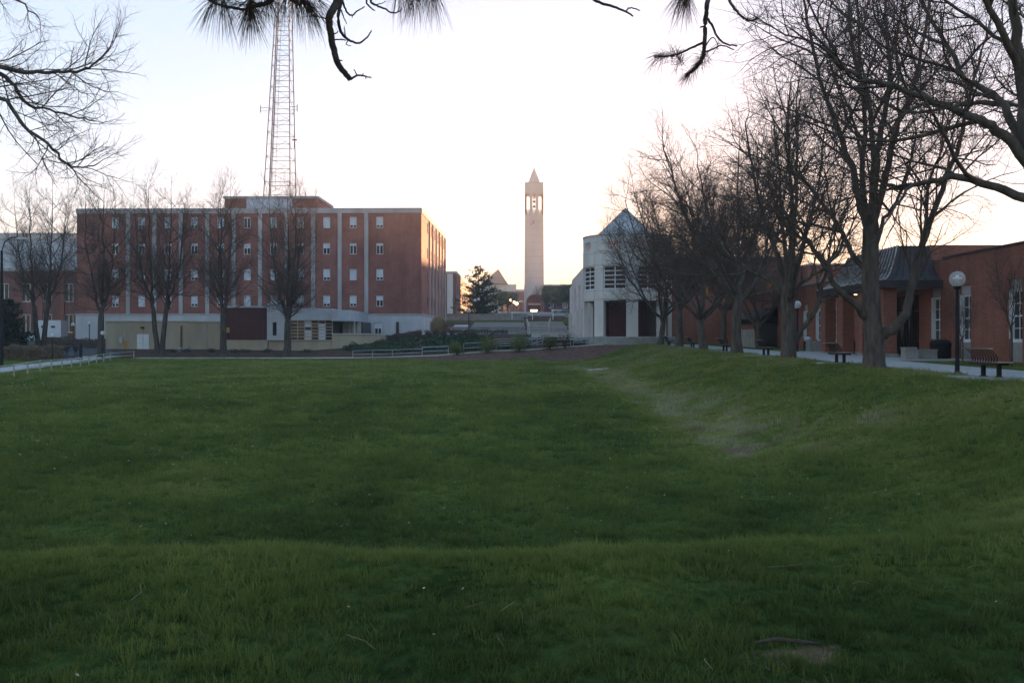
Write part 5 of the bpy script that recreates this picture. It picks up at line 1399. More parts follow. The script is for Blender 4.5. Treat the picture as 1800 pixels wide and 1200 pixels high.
limb(gr, L(b2, y, (1384, 525, 0), (1388, 450, -0.3), (1392, 360, -0.6), (1385, 260, -0.8), (1390, 150, -1)), 0.2, 0.04)
limb(gr, L(b2, y, (1388, 530, 0), (1402, 470, 0.3), (1420, 400, 0.6), (1442, 310, 0.9), (1450, 220, 1.2)), 0.18, 0.04)
limb(gr, L(b2, y, (1390, 545, 0), (1405, 500, -0.8), (1440, 478, -1.3), (1470, 440, -1.8), (1490, 380, -2.2)), 0.12, 0.035)
limb(gr, L(b2, y, (1386, 530, 0.2), (1380, 440, 1.8), (1370, 330, 2.8), (1360, 210, 3.4)), 0.17, 0.04)
limb(gr, L(b2, y, (1386, 530, -0.2), (1395, 440, -1.8), (1400, 320, -2.8), (1400, 190, -3.2)), 0.17, 0.04)
put_tree(tree_parts(gr, 'bark_grey', 'twig_brown'), 'many limbed bare tree beside the third bench, second of the path row', b2, group='bare trees along the path')
# --- the rest of the row, and two across the path
ga = tree_parts(auto_tree(41, 15.6, 4.0, 0.36, 7, 7.4, PATH_LV), 'bark_grey', 'twig_brown')
gb = tree_parts(auto_tree(52, 15.2, 3.0, 0.34, 8, 7.6, PATH_LV, (0.4, 0)), 'bark_grey', 'twig_brown')
for (x, y, parts, rz, sc, lb) in ((14.3, 65.3, ga, 0.4, 1.0, 'bare tree beside the fourth bench, third of the path row'), (14.3, 77.2, gb, 2.2, 0.97, 'bare tree between the fourth and fifth benches of the path row'),
                                  (14.25, 88.6, ga, 3.3, 1.0, 'bare tree between the fifth bench and the round pavilion'), (14.2, 100.0, gb, 0.3, 1.0, 'bare tree right in front of the round pavilion, end of the row'),
                                  (19.6, 95.0, ga, 5.0, 0.85, 'bare tree across the path before the brick block'), (20.4, 84.5, gb, 4.2, 0.75, 'bare tree across the path just left of the scalloped awning')):
    put_tree(parts, lb, (x, y, g(x, y)), rz, sc, 'bare trees along the path')
# --- upright trees before the hall
def leader_tree(seed, H, stems, r0):
    """stems: list of (fork height, lean at fork, top offset, share of height)"""
    gr = Grower(seed, LEFT_LV); gr.limbs = []; rg = gr.r
    for base_x, fork, leads in stems:
        tp = [Vector((base_x * (0.3 + 0.7 * t) + rg.gauss(0, 0.03), rg.gauss(0, 0.03), fork * t)) for t in (0, 0.08, 0.3, 0.6, 1.0)]; tp[0].z = -0.3
        flare_trunk(gr, tp, r0, r0 * 0.78)
        for k, (dx, dy, top) in enumerate(leads):
            st = tp[-1]; zz = H * top - fork
            limb(gr, [st, st + Vector((dx * 0.35, dy * 0.35, zz * 0.2)), st + Vector((dx * 0.8, dy * 0.8, zz * 0.55)), st + Vector((dx, dy, zz))], r0 * (0.62 if k == 0 else 0.48), 0.025, 4, 0.07)
    return tree_parts(gr, 'bark_linden', 'twig_brown')
la = leader_tree(63, 21.4, [(0.0, 4.6, [(0.3, 0.2, 0.88), (-1.8, 0.5, 0.84), (1.7, -0.8, 0.83)])], 0.42)
lb2 = leader_tree(77, 21.4, [(-0.75, 5.2, [(-0.7, 0.3, 0.88), (-1.9, -0.9, 0.80)]), (0.7, 5.0, [(0.7, -0.3, 0.87), (1.9, 0.9, 0.82)])], 0.33)
lc = leader_tree(91, 21.2, [(0.1, 3.9, [(0.1, 0.2, 0.88), (-2.0, 0.7, 0.85), (1.9, 0.6, 0.85), (0.5, -1.7, 0.83)])], 0.47)
for px, y, parts, rz, sc, lb in ((72, 118, lb2, 0.1, 1.02, 'forked bare tree standing apart beyond the hall, by the trailer'), (177, 111, la, 0.2, 0.97, 'upright bare tree at the end of the white rail fence before the hall'), (281, 112, lb2, 0.0, 0.99, 'twin trunked upright bare tree before the tan service block'),
                                 (393, 112, la, 2.6, 0.98, 'upright bare tree before the left corner of the dark brick annex'), (504, 112, lc, 0.5, 0.96, 'stout upright bare tree before the glazed bay of the annex')):
    x = atx(px, y); put_tree(parts, lb, (x, y, g(x, y)), rz, sc, 'upright bare trees in front of the hall')
# --- tree off the left edge whose drooping limbs enter the view
TL = (-15.0, 24.0); bl = (TL[0], TL[1], g(*TL)); y = TL[1]
LV0 = [dict(n=11, ref=4.0, t0=0.15, ang=42, len=1.55, wob=0.14, up=0.03, seg=6, sides=5, r=0.018, tip=0.4),
       dict(n=7, ref=1.5, t0=0.12, ang=44, len=0.8, wob=0.18, up=0.03, seg=5, sides=4, r=0.008, tip=0.5),
       dict(n=7, ref=0.8, t0=0.15, ang=46, len=0.38, wob=0.2, up=0.02, seg=3, sides=3, r=0.0045, tip=0.6)]
gr = Grower(101, LV0); gr.limbs = []
flare_trunk(gr, [Vector((0, 0, -0.3)), Vector((0, 0, 0.3)), Vector((0.05, 0, 2)), Vector((0.1, 0, 4.5)), Vector((0.1, 0.1, 7.0)), Vector((0.0, 0.1, 9.5))], 0.36, 0.2)
for pp, r0 in ((((-170, 180, 0), (-70, 110, 0), (0, 118, -0.2), (55, 127, -0.3), (101, 127, -0.4), (144, 124, -0.4), (169, 112, -0.4), (194, 82, -0.4)), 0.085),
               (((-175, 190, 0), (-70, 118, 0.3), (0, 131, 0.5), (25, 152, 0.6), (46, 182, 0.7), (76, 190, 0.7), (127, 203, 0.8), (170, 213, 0.8)), 0.08),
               (((-175, 230, 0), (-80, 150, -0.4), (0, 169, -0.7), (42, 220, -0.8), (84, 253, -0.9), (114, 287, -1), (139, 296, -1), (173, 287, -1)), 0.07),
               (((-178, 120, 0), (-110, 20, 0.8), (-30, -20, 1.2), (30, 0, 1.4), (70, 35, 1.4)), 0.07),
               (((-180, 90, 0), (-150, -90, 0), (-90, -180, 0.4), (-20, -210, 0.6)), 0.1),
               (((-180, 80, 0), (-240, -60, 0), (-330, -150, 0.5)), 0.1)):
    limb(gr, L(bl, y, *pp), r0, 0.014, 4, 0.02, 7)
put_tree(tree_parts(gr, 'bark_grey', 'twig_brown'), 'leafless tree at the left with long drooping limbs above the rail fence', bl)
# --- saplings against the brick wing
SAP = [dict(n=12, ref=2.6, t0=0.3, ang=42, len=1.2, wob=0.1, up=0.16, seg=5, sides=4, r=0.014, tip=0.4), dict(n=6, ref=1.0, t0=0.2, ang=38, len=0.5, wob=0.12, up=0.1, seg=4, sides=3, r=0.006, tip=0.5), dict(n=4, ref=0.5, t0=0.2, ang=40, len=0.22, wob=0.15, up=0.06, seg=2, sides=3, r=0.004, tip=0.7)]
gr = Grower(131, SAP); gr.limbs = []
gr.out[0].append(([Vector((0, 0, -0.2)), Vector((0.01, 0, 0.5)), Vector((0, 0.01, 1.2)), Vector((0.02, 0, 1.6))], [0.05, 0.045, 0.04, 0.036], 8))
for k in range(5):
    a = k * 1.3; limb(gr, [Vector((0.02, 0, 1.2 + 0.1 * k)), Vector((0.3 * math.cos(a), 0.3 * math.sin(a), 2.2)), Vector((0.6 * math.cos(a), 0.6 * math.sin(a), 3.6 + 0.3 * (k % 2)))], 0.026, 0.008, 4, 0.02, 5)
sp_ = tree_parts(gr, 'bark_grey', 'twig_brown')
for x, y, sc, lb in ((20.6, 46.2, 0.75, 'slender leafless sapling before the sash window beside the clear globe lamp'), (20.5, 41.4, 1.1, 'bushier leafless sapling before the sash window past the lamp')):
    put_tree(sp_, lb, (x, y, g(x, y)), 0.7 * x, sc, 'saplings against the brick wing', 'sapling')

# ------------------------------------------------------------------ leafy things
def leaves(name, centres, sizes, normals_up, material, seed=1, aspect=0.55):
    """one small quad per centre, randomly turned"""
    rs = np.random.RandomState(seed); n = len(centres)
    C = np.asarray(centres, float); S = np.asarray(sizes, float)
    a = rs.normal(size=(n, 3)); a[:, 2] += normals_up; a /= np.linalg.norm(a, axis=1, keepdims=True)
    b = np.cross(a, rs.normal(size=(n, 3))); b /= np.linalg.norm(b, axis=1, keepdims=True); c = np.cross(a, b)
    u = b * S[:, None] * 0.5; w = c * S[:, None] * 0.5 * aspect
    V = np.stack([C - u, C - w * 1.0, C + u, C + w], 1).reshape(-1, 3)
    Q = np.arange(4 * n).reshape(-1, 4)
    return quads_mesh(name, V, Q, material)
def ellipsoid_pts(n, rx, ry, rz, seed, lump=0.25, shell=0.45, z0=0.0, flat=False):
    rs = np.random.RandomState(seed); d = rs.normal(size=(n, 3)); d /= np.linalg.norm(d, axis=1, keepdims=True)
    if flat: d[:, 2] = np.abs(d[:, 2])
    r = shell + (1 - shell) * rs.rand(n) ** 0.5
    ph = rs.rand(8) * 6.28
    r *= 1 + lump * (np.sin(3 * d[:, 0] + ph[0]) * np.sin(4 * d[:, 2] + ph[1]) + 0.6 * np.sin(7 * d[:, 1] + ph[2]) * np.sin(6 * d[:, 0] + ph[3]))
    P = d * r[:, None] * np.array([rx, ry, rz]); P[:, 2] += z0
    return P
def shrub(loc, rx, ry, rz, n, size, m, label, cat='shrub', seed=1, group=None, stems=5, name='shrub', shell=0.4, bark='twig_brown'):
    t = thing(name, label, cat, loc, group)
    P = ellipsoid_pts(n, rx, ry, rz, seed, 0.34, shell, rz * 0.95); P[:, 2] = np.maximum(P[:, 2], 0.02)
    link_mesh('foliage', leaves('foliage', P, size * np.random.RandomState(seed).uniform(0.5, 1.3, n), 0.3, m, seed), None, t)
    rg = random.Random(seed); br = []
    for k in range(stems):
        a = rg.random() * 6.28; s = rg.uniform(0.3, 0.8)
        br.append(([Vector((0, 0, -0.1)), Vector((rx * s * 0.4 * math.cos(a), ry * s * 0.4 * math.sin(a), rz * 0.8)), Vector((rx * s * math.cos(a), ry * s * math.sin(a), rz * 1.6))], [0.03, 0.02, 0.008], 4))
    link_mesh('stems', tubes('stems', br, bark), None, t)
    return t
# lime green shrubs on the mulch slope
SH = [(803, 0.92, 0.82, 'lime green budding shrub nearest the ramp handrail on the mulch bed'), (858, 1.15, 1.0, 'broad lime green shrub on the mulch bed, second along'), (912, 1.22, 1.08, 'broadest lime green shrub below the terrace, third along'), (966, 1.05, 0.92, 'olive green shrub beside the bare dark shrub on the mulch')]
for i, (px, rx, rz, lb) in enumerate(SH):
    y = 106.6; x = atx(px, y); shrub((x, y, g(x, y)), rx, rx, rz, 1700, 0.15, 'shrub_lime' if i < 3 else 'budding', lb, seed=10 + i, group='shrubs on the mulch bed', stems=16, shell=0.25)
y = 106.8; x = atx(993, y)
shrub((x, y, g(x, y)), 0.95, 0.9, 0.95, 500, 0.12, 'shrub_dark', 'bare dark twiggy shrub right of the lime shrubs on the mulch', seed=17, stems=24)
# dark clipped shrubs in a row above the junipers
for i, px in enumerate((722, 737, 752, 767, 781, 795, 808, 821, 832)):
    y = 124.5 + 0.3 * (i % 3); x = atx(px, y)
    shrub((x, y, g(x, y)), 0.55, 0.55, 0.48 + 0.06 * (i % 2), 700, 0.12, 'shrub_dark', 'small rounded dark shrub in the row above the junipers', seed=30 + i, group='row of dark shrubs above the junipers', stems=8)
hx = np.random.RandomState(5)
def hedge(name, label, x0, x1, y0, y1, h, n, size, m, seed, cat='hedge'):
    rs = np.random.RandomState(seed); X = rs.uniform(x0, x1, n); Y = rs.uniform(y0, y1, n); T = rs.rand(n) ** 0.6
    bump = 0.85 + 0.15 * np.sin(X * 2.3) * np.sin(Y * 1.7 + X)
    Z = G(X, Y) + T * h * bump
    cx_, cy_ = (x0 + x1) / 2, (y0 + y1) / 2; base = g(cx_, cy_)
    t = thing(name, label, cat, (cx_, cy_, base))
    link_mesh('foliage', leaves('foliage', np.stack([X - cx_, Y - cy_, Z - base], 1), size * rs.uniform(0.5, 1.3, n), 0.3, m, seed), None, t)
    return t
hd = hedge('dark_hedge', 'low dark hedge at the foot of the hall base course', -17.0, -12.6, 127.0, 129.5, 0.9, 3500, 0.16, 'shrub_dark', 41)
hedge('brown_hedge', 'long brown dormant hedge behind the white rail fence on the left', -62, -47.8, 103.5, 105.3, 1.75, 16000, 0.2, 'hedge_brown', 42)
hedge('terrace_hedge', 'dark twiggy hedge along the foot of the lower terrace wall', -9.8, -1.5, 135.5, 136.8, 0.75, 2500, 0.14, 'shrub_dark', 43)
hedge('bank_hedge', 'dormant brown shrubs between the lane and the hall', -61, -50.5, 127, 130, 1.3, 5000, 0.2, 'hedge_brown', 44)
hedge('step_hedge', 'dark red twiggy hedge beside the broad steps', 0.2, 4.6, 114.5, 116.5, 0.6, 2500, 0.14, 'shrub_dark', 45)
hedge('podium_hedge', 'dark red low hedge before the round pavilion podium', 5.4, 9.2, 109.2, 110.6, 0.6, 2200, 0.14, 'shrub_dark', 46)
# junipers carpeting the slope: nobody could count them
rs = np.random.RandomState(9); n = 26000
X = rs.uniform(-21, 1.5, n); Y = rs.uniform(109.6, 124, n)
keep = (Y > 110 + np.maximum(0, (-14 - X)) * 1.2) & ~((X > -3.2) & (X < 1.1) & (Y > 112))
cl = np.array([mnoise.noise(Vector((a * 0.55, b * 0.55, 0))) for a, b in zip(X, Y)]); keep &= cl > -0.22
X, Y, cl = X[keep], Y[keep], cl[keep]
Z = G(X, Y) + 0.05 + (0.25 + 0.5 * np.clip(cl + 0.2, 0, 1)) * rs.rand(len(X))
tag(link_mesh('juniper_carpet', leaves('juniper_carpet', np.stack([X, Y, Z], 1), rs.uniform(0.14, 0.4, len(X)), 0.8, 'juniper', 9)), 'low spreading junipers carpeting the slope above the mulch bed', 'groundcover', None, 'stuff')
# tufted low evergreen clumps on the litter bed
for i, (px, y) in enumerate(((305, 119), (325, 120), (372, 119.5), (412, 119), (432, 118.6), (540, 118), (470, 119))):
    x = atx(px, y); shrub((x, y, g(x, y)), 0.8, 0.5, 0.26, 350, 0.14, 'shrub_dark', 'low dark clump on the litter bed under the upright trees', seed=60 + i, group='low clumps on the litter bed', stems=4)
# pale dried ornamental grass clump at the corner of the hall
t = thing('ornamental_grass', 'tall tan mound of dried ornamental grass at the corner of the hall', 'grass clump', (atx(771, 128), 128, g(atx(771, 128), 128)))
rs = np.random.RandomState(12); n = 5200
for nm, k in (('plumes', 0),):
    a = rs.rand(n) * 6.283; r = np.sqrt(rs.rand(n)) * 0.75; lean = rs.uniform(0.05, 0.6, n); h = rs.uniform(0.9, 2.9, n) * (1 - 0.35 * (r / 0.75) ** 2)
    dx, dy = np.cos(a), np.sin(a); px_ = rs.normal(size=n) * 0.02
    p0 = np.stack([dx * r, dy * r, np.zeros(n)], 1); p1 = np.stack([dx * (r + lean * 0.5), dy * (r + lean * 0.5), h * 0.65], 1); p2 = np.stack([dx * (r + lean * 1.15), dy * (r + lean * 1.15), h * (1 - 0.2 * lean)], 1)
    s = np.stack([-dy, dx, np.zeros(n)], 1) * 0.022
    V = np.stack([p0 - s, p0 + s, p1 + s, p1 - s, p2 + s * 0.3, p2 - s * 0.3], 1).reshape(-1, 3); b = np.arange(n) * 6
    Q = np.concatenate([np.stack([b, b + 1, b + 2, b + 3], 1), np.stack([b + 3, b + 2, b + 4, b + 5], 1)])
    link_mesh('blades', quads_mesh('blades', V, Q, 'dry_grass'), None, t)
# conifer on the terrace
def conifer(loc, h, r, label, seed, m='conifer', n=9000, size=0.42, name='conifer_tree', group=None):
    rg = random.Random(seed); rs = np.random.RandomState(seed)
    t = thing(name, label, 'tree', loc, group); br = []; pts = []
    br.append(([Vector((0, 0, -0.3)), Vector((0, 0, h * 0.5)), Vector((0, 0, h * 0.97))], [0.28, 0.16, 0.03], 8))
    link_mesh('trunk', tubes('trunk', br, 'bark_grey'), None, t); br = []
    z = h * 0.08
    while z < h * 0.97:
        f = 1 - z / h; k = 7 if f > 0.3 else 5
        for j in range(k):
            a = rg.random() * 6.283; L_ = r * (min(1.0, f * 1.15) ** 0.55) * rg.uniform(0.5, 1.15) + 0.15
            p1 = Vector((math.cos(a) * L_ * 0.5, math.sin(a) * L_ * 0.5, z - L_ * 0.02)); p2 = Vector((math.cos(a) * L_, math.sin(a) * L_, z + L_ * 0.12))
            br.append(([Vector((0, 0, z)), p1, p2], [0.05, 0.035, 0.01], 4))
            for q in range(int(26 + 60 * f)):
                s = rg.uniform(0.25, 1.03); w = 0.26 * L_ * (1.15 - s) + 0.1
                pts.append((p1 * 2 * s if s < 0.5 else p1.lerp(p2, s * 2 - 1)) + Vector((rg.gauss(0, w * 0.5), rg.gauss(0, w * 0.5), rg.gauss(0, 0.1))))
        z += h * 0.032 + 0.1 * rg.random()
    link_mesh('branches', tubes('branches', br, 'bark_grey'), None, t)
    P = np.array([tuple(p) for p in pts]); link_mesh('crown', leaves('crown', P, size * rs.uniform(0.5, 1.3, len(P)), 0.6, m, seed, 0.4), None, t)
    return t
conifer((atx(841, 200), 200, g(atx(841, 200), 200) - 0.4), 10.4, 5.3, 'broad dark conifer on the terrace between the hall and the clock tower', 5)
conifer((atx(14, 116), 116, g(atx(14, 116), 116)), 6.6, 2.8, 'dark evergreen at the left edge behind the rail fence', 6, 'evergreen')
conifer((atx(-32, 120), 120, g(atx(-32, 120), 120)), 7.8, 3.2, 'second dark evergreen at the far left edge beyond the street light', 8, 'evergreen')
# softly budding trees around the tower
def budtree(px, y, rx, h, label, seed, m='budding', n=2600):
    x = atx(px, y); t = thing('budding_tree', label, 'tree', (x, y, g(x, y)), 'budding trees by the tower')
    gr_ = auto_tree(seed, h, h * 0.3, 0.16, 6, rx, [dict(n=7, ref=3, t0=0.2, ang=45, len=h * 0.28, wob=0.12, up=0.05, seg=4, sides=4, r=0.03, tip=0.4), dict(n=5, ref=1.5, t0=0.2, ang=45, len=h * 0.14, wob=0.15, up=0.04, seg=3, sides=3, r=0.014, tip=0.5)])
    for nm, me in tree_parts(gr_, 'bark_grey', 'twig_brown'):
        o_ = link_mesh(nm, me, None, t)
        if nm == 'boughs': o_['kind'] = 'stuff'
    P = ellipsoid_pts(n, rx, rx, h * 0.36, seed, 0.3, 0.3, h * 0.6)
    link_mesh('foliage', leaves('foliage', P, 0.3 * np.random.RandomState(seed).uniform(0.4, 1.3, n), 0.2, m, seed), None, t)
for px, y, rx, h, lb, sd, m_ in ((872, 235, 3.6, 6.2, 'hazy budding tree at the right foot of the conifer', 71, 'budding'), (893, 270, 3.4, 6.5, 'hazy budding tree among the glowing lamps', 72, 'budding'), (964, 262, 4.6, 8.2, 'yellowish budding tree right of the clock tower', 73, 'budding'),
                                 (985, 270, 4.6, 8.0, 'wide budding tree before the dark brown building', 74, 'budding'), (999, 250, 2.6, 8.6, 'dark leafy tree against the pale wing', 75, 'juniper')):
    budtree(px, y, rx, h, lb, sd, m_)
# far wooded horizon that reads as one mass
rs = np.random.RandomState(33); n = 14000
A_ = rs.uniform(-1.1, 1.1, n); D = rs.uniform(620, 900, n); X = np.sin(A_) * D * 1.2; Y = np.cos(A_) * D
hh = 9 + 5 * np.array([mnoise.noise(Vector((a * 9, 0.3, 0))) for a in A_]); Z = 11 + rs.rand(n) ** 0.8 * hh
tag(link_mesh('far_woods', leaves('far_woods', np.stack([X, Y, Z], 1), rs.uniform(1.5, 5, n), 0.2, 'shrub_dark', 33, 0.8)), 'far wooded horizon beyond the campus', 'woods', None, 'stuff')

# ------------------------------------------------------------------ overhanging pine
PT = (-3.2, 0.8); pz = g(*PT)
pine = thing('pine_tree', 'pine tree overhead with dead hooked branches and long needle tufts', 'tree', (PT[0], PT[1], pz))
PV = Vector((PT[0], PT[1], pz)); rp = random.Random(3)
link_mesh('trunk', tubes('trunk', [([Vector((0, 0, -0.3)), Vector((0, 0, 0.3)), Vector((0.05, 0, 3)), Vector((0.1, 0.05, 6)), Vector((0.1, 0, 10)), Vector((0, 0, 13))], [0.42, 0.33, 0.28, 0.22, 0.14, 0.05], 14)], 'pine_bark'), None, pine)
Y5 = 5.0
def pp_(px, py, dy=0.0): return Vector(at(px, py, Y5 + dy)) - PV
boughs = []
def bough(pts, r0, r1, n=5, sides=8): 
    q = smooth_line(pts, n, rp, 0.0011); boughs.append((q, taper(r0, r1, len(q)), sides)); return q
# two big boughs above the frame that carry everything seen
bough([Vector((0.1, 0, 4.2)), pp_(200, -260, -3.0), pp_(380, -110, -1.0), pp_(500, -60, 0.0), pp_(620, -60, 0.3), pp_(760, -90, 0.6), pp_(900, -120, 0.9)], 0.09, 0.025)
bough([Vector((0.1, 0, 4.8)), pp_(500, -420, -2.6), pp_(800, -240, -0.8), pp_(1020, -90, 0.2), pp_(1150, -70, 0.3), pp_(1260, -60, 0.3), pp_(1400, -90, 0.4)], 0.09, 0.02)
for pts, r0, r1 in (
    (((470, -70, -0.1), (440, -25, 0), (400, -8, 0), (366, 0, 0.1)), .012, .006), (((366, 0, 0.1), (389, 10, 0.1), (430, 17, 0), (448, 10, 0)), .006, .008),
    (((500, -62, 0), (490, -20, 0), (473, 4, 0), (448, 11, 0), (440, 18, 0)), .014, .010), (((510, -60, 0), (500, -15, 0.1), (523, 7, 0.1), (534, 5, 0.1), (548, 12, 0.1)), .011, .006),
    (((612, -60, 0.3), (602, -25, 0.2), (590, 8, 0.1), (580, 27, 0), (579, 45, 0), (585, 80, 0), (594, 112, 0), (606, 128, 0), (616, 140, 0)), .023, .013),
    (((616, 140, 0), (628, 133, 0.02), (640, 134, 0.03), (653, 137, 0.04)), .006, .003), (((628, 133, 0.02), (625, 127, 0.0), (622, 122, 0)), .003, .002), (((636, 134, 0.02), (639, 129, 0)), .003, .002), (((643, 135, 0.02), (643, 139, 0)), .003, .002),
    (((622, -60, 0.3), (608, -20, 0.2), (595, 23, 0.1), (598, 52, 0.1), (607, 66, 0.1), (618, 73, 0.1), (632, 76, 0.1), (645, 66, 0.1), (653, 54, 0.1)), .011, .003),
    (((607, 66, 0.1), (606, 56, 0.05), (605, 47, 0)), .004, .002), (((613, 71, 0.1), (608, 78, 0.1), (617, 81, 0.1)), .003, .002), (((585, 70, 0), (598, 70, 0.05), (608, 71, 0.1)), .004, .003), (((583, 62, 0), (592, 58, 0), (594, 54, 0)), .004, .002), (((583, 60, 0), (588, 63, 0)), .003, .002),
    (((594, 106, 0), (602, 107, 0)), .004, .003), (((594, 112, 0), (594, 119, 0)), .005, .003), (((579, 35, 0), (565, 31, 0.05), (552, 27, 0.1)), .004, .003), (((560, 30, 0), (556, 22, 0)), .003, .002), (((600, 18, 0.1), (604, 30, 0.1), (609, 43, 0.1)), .004, .002),
    (((640, -62, 0.3), (603, -10, 0.2), (604, 8, 0.2), (610, 22, 0.2), (619, 27, 0.2), (628, 20, 0.2), (641, 12, 0.2)), .007, .003), (((619, 27, 0.2), (619, 32, 0.2)), .003, .002),
    (((690, -75, 0.4), (652, -20, 0.3), (644, 2, 0.3), (652, 14, 0.3), (659, 19, 0.3)), .007, .003), (((690, -75, 0.4), (660, -20, 0.4), (652, 2, 0.4), (660, 9, 0.4), (673, 14, 0.4), (687, 22, 0.4), (698, 22, 0.4), (707, 16, 0.4)), .008, .003),
    (((660, 9, 0.4), (672, 6, 0.4), (679, 2, 0.4)), .003, .002), (((700, 20, 0.4), (702, 12, 0.4)), .003, .002),
    (((1010, -95, 0.2), (1030, -20, 0.1), (1048, 2, 0), (1078, 12, 0), (1100, 21, 0), (1113, 29, 0)), .010, .004), (((1100, 21, 0), (1107, 14, 0), (1125, 19, 0)), .004, .003),
    (((1250, -62, 0.3), (1246, -15, 0.2), (1243, 10, 0), (1240, 42, 0), (1238, 83, 0), (1233, 106, 0), (1222, 120, 0), (1206, 133, 0)), .014, .008),
    (((1237, 75, 0), (1217, 84, 0), (1187, 97, 0), (1150, 101, 0)), .007, .004), (((1243, 33, 0), (1252, 45, 0), (1259, 62, 0), (1275, 77, 0), (1296, 81, 0)), .007, .004), (((1237, 92, 0), (1256, 86, 0), (1268, 80, 0), (1290, 88, 0)), .005, .003), (((1240, 46, 0), (1231, 49, 0)), .005, .004),
    (((1300, -70, 0.3), (1280, -10, 0.2), (1296, 21, 0.1), (1308, 32, 0.1), (1317, 37, 0.1), (1333, 33, 0.1)), .008, .004), (((1236, 88, 0), (1252, 66, 0.1), (1262, 78, 0.1)), .004, .002),
    (((1225, -65, 0.3), (1215, -20, 0.2), (1208, 2, 0.1)), .008, .005), (((745, -88, 0.6), (742, -35, 0.5), (735, -12, 0.5)), .008, .005), (((780, -95, 0.6), (770, -40, 0.5), (762, -14, 0.5)), .008, .005)):
    bough([pp_(*p) for p in pts], r0, r1, 5, 7)
for b_ in boughs: link_mesh('bough', tubes('bough', [b_], 'pine_bark'), None, pine)
# needle tufts: tip, direction, count, length
def needles(tufts, name, m, seed, wd=0.0010):
    rs = np.random.RandomState(seed); P0, P1, P2, Wd = [], [], [], []
    for c, d, n, ln, spread, droop in tufts:
        d = np.array(d, float); d /= np.linalg.norm(d); c = np.array(c, float)
        v = rs.normal(size=(n, 3)); v = d[None] + v * spread; v /= np.linalg.norm(v, axis=1, keepdims=True)
        ll = ln * rs.uniform(0.6, 1.1, n); st = c[None] - d[None] * rs.uniform(0, 0.07, n)[:, None] + rs.normal(size=(n, 3)) * 0.004
        mid = st + v * ll[:, None] * 0.5; end = st + v * ll[:, None]; end[:, 2] -= droop * ll; mid[:, 2] -= droop * ll * 0.25
        P0.append(st); P1.append(mid); P2.append(end)
    P0, P1, P2 = map(np.concatenate, (P0, P1, P2)); n = len(P0)
    s = np.cross(P2 - P0, rs.normal(size=(n, 3))); s /= np.linalg.norm(s, axis=1, keepdims=True) + 1e-9; s *= wd
    V = np.stack([P0 - s, P0 + s, P1 + s, P1 - s, P2 + s * 0.3, P2 - s * 0.3], 1).reshape(-1, 3); b = np.arange(n) * 6
    Q = np.concatenate([np.stack([b, b + 1, b + 2, b + 3], 1), np.stack([b + 3, b + 2, b + 4, b + 5], 1)])
    return quads_mesh(name, V, Q, m)
tf = []
def tuft(px, py, dx, dz, n, ln, spread=0.42, droop=0.3, dy=0.0): tf.append((pp_(px, py, dy), (dx, 0.1, dz), int(n * 0.5), ln * 1.08, spread * 1.15, droop * 1.5))
for a in ((440, 22, 0.0, -1, 420, 0.155, 0.75, 0.2), (437, 14, -0.3, -0.6, 250, 0.15, 0.8, 0.3), (374, 4, -0.5, -0.6, 170, 0.15, 0.5, 0.35), (392, 6, 0.1, -0.9, 140, 0.15, 0.45, 0.4), (405, 2, -0.6, 0.2, 120, 0.14, 0.7, 0.3), (473, 4, 0.3, -0.6, 220, 0.13, 0.7, 0.3), (500, -2, -0.3, -0.8, 110, 0.13, 0.5, 0.3),
          (534, 6, 0.3, -0.7, 260, 0.15, 0.55, 0.35), (549, 13, 0.6, -0.7, 160, 0.14, 0.4, 0.3), (520, -4, 0.2, -0.7, 150, 0.15, 0.6, 0.35), (562, 4, 0.5, -0.5, 110, 0.13, 0.5, 0.3), (735, -12, 0.0, -1, 200, 0.15, 0.4, 0.3), (762, -14, 0.1, -1, 180, 0.15, 0.4, 0.3), (700, -24, -0.2, -1, 130, 0.15, 0.4, 0.3), (720, -22, 0, -1, 130, 0.15, 0.35, 0.3),
          (1152, 101, -0.9, -0.1, 130, 0.10, 0.6, 0.25), (1187, 97, -0.3, 0.5, 160, 0.085, 1.0, 0.1), (1180, 90, 0.0, 0.3, 120, 0.08, 1.0, 0.15), (1207, 133, -0.7, -0.7, 170, 0.085, 0.45, 0.2), (1226, 112, -0.5, -0.5, 160, 0.08, 0.8, 0.2), (1240, 98, 0.3, 0.4, 90, 0.07, 0.9, 0.1), (1333, 33, 0.8, 0.1, 90, 0.085, 0.8, 0.1), (1208, 0, -0.2, -0.9, 240, 0.12, 0.45, 0.25), (1196, -4, -0.5, -0.8, 150, 0.12, 0.4, 0.3), (1262, 76, 0.2, 0.5, 50, 0.06, 0.9, 0.1)):
    tuft(*a)
link_mesh('needle_tufts', needles(tf, 'needle_tufts', 'needle_dry', 4), None, pine)
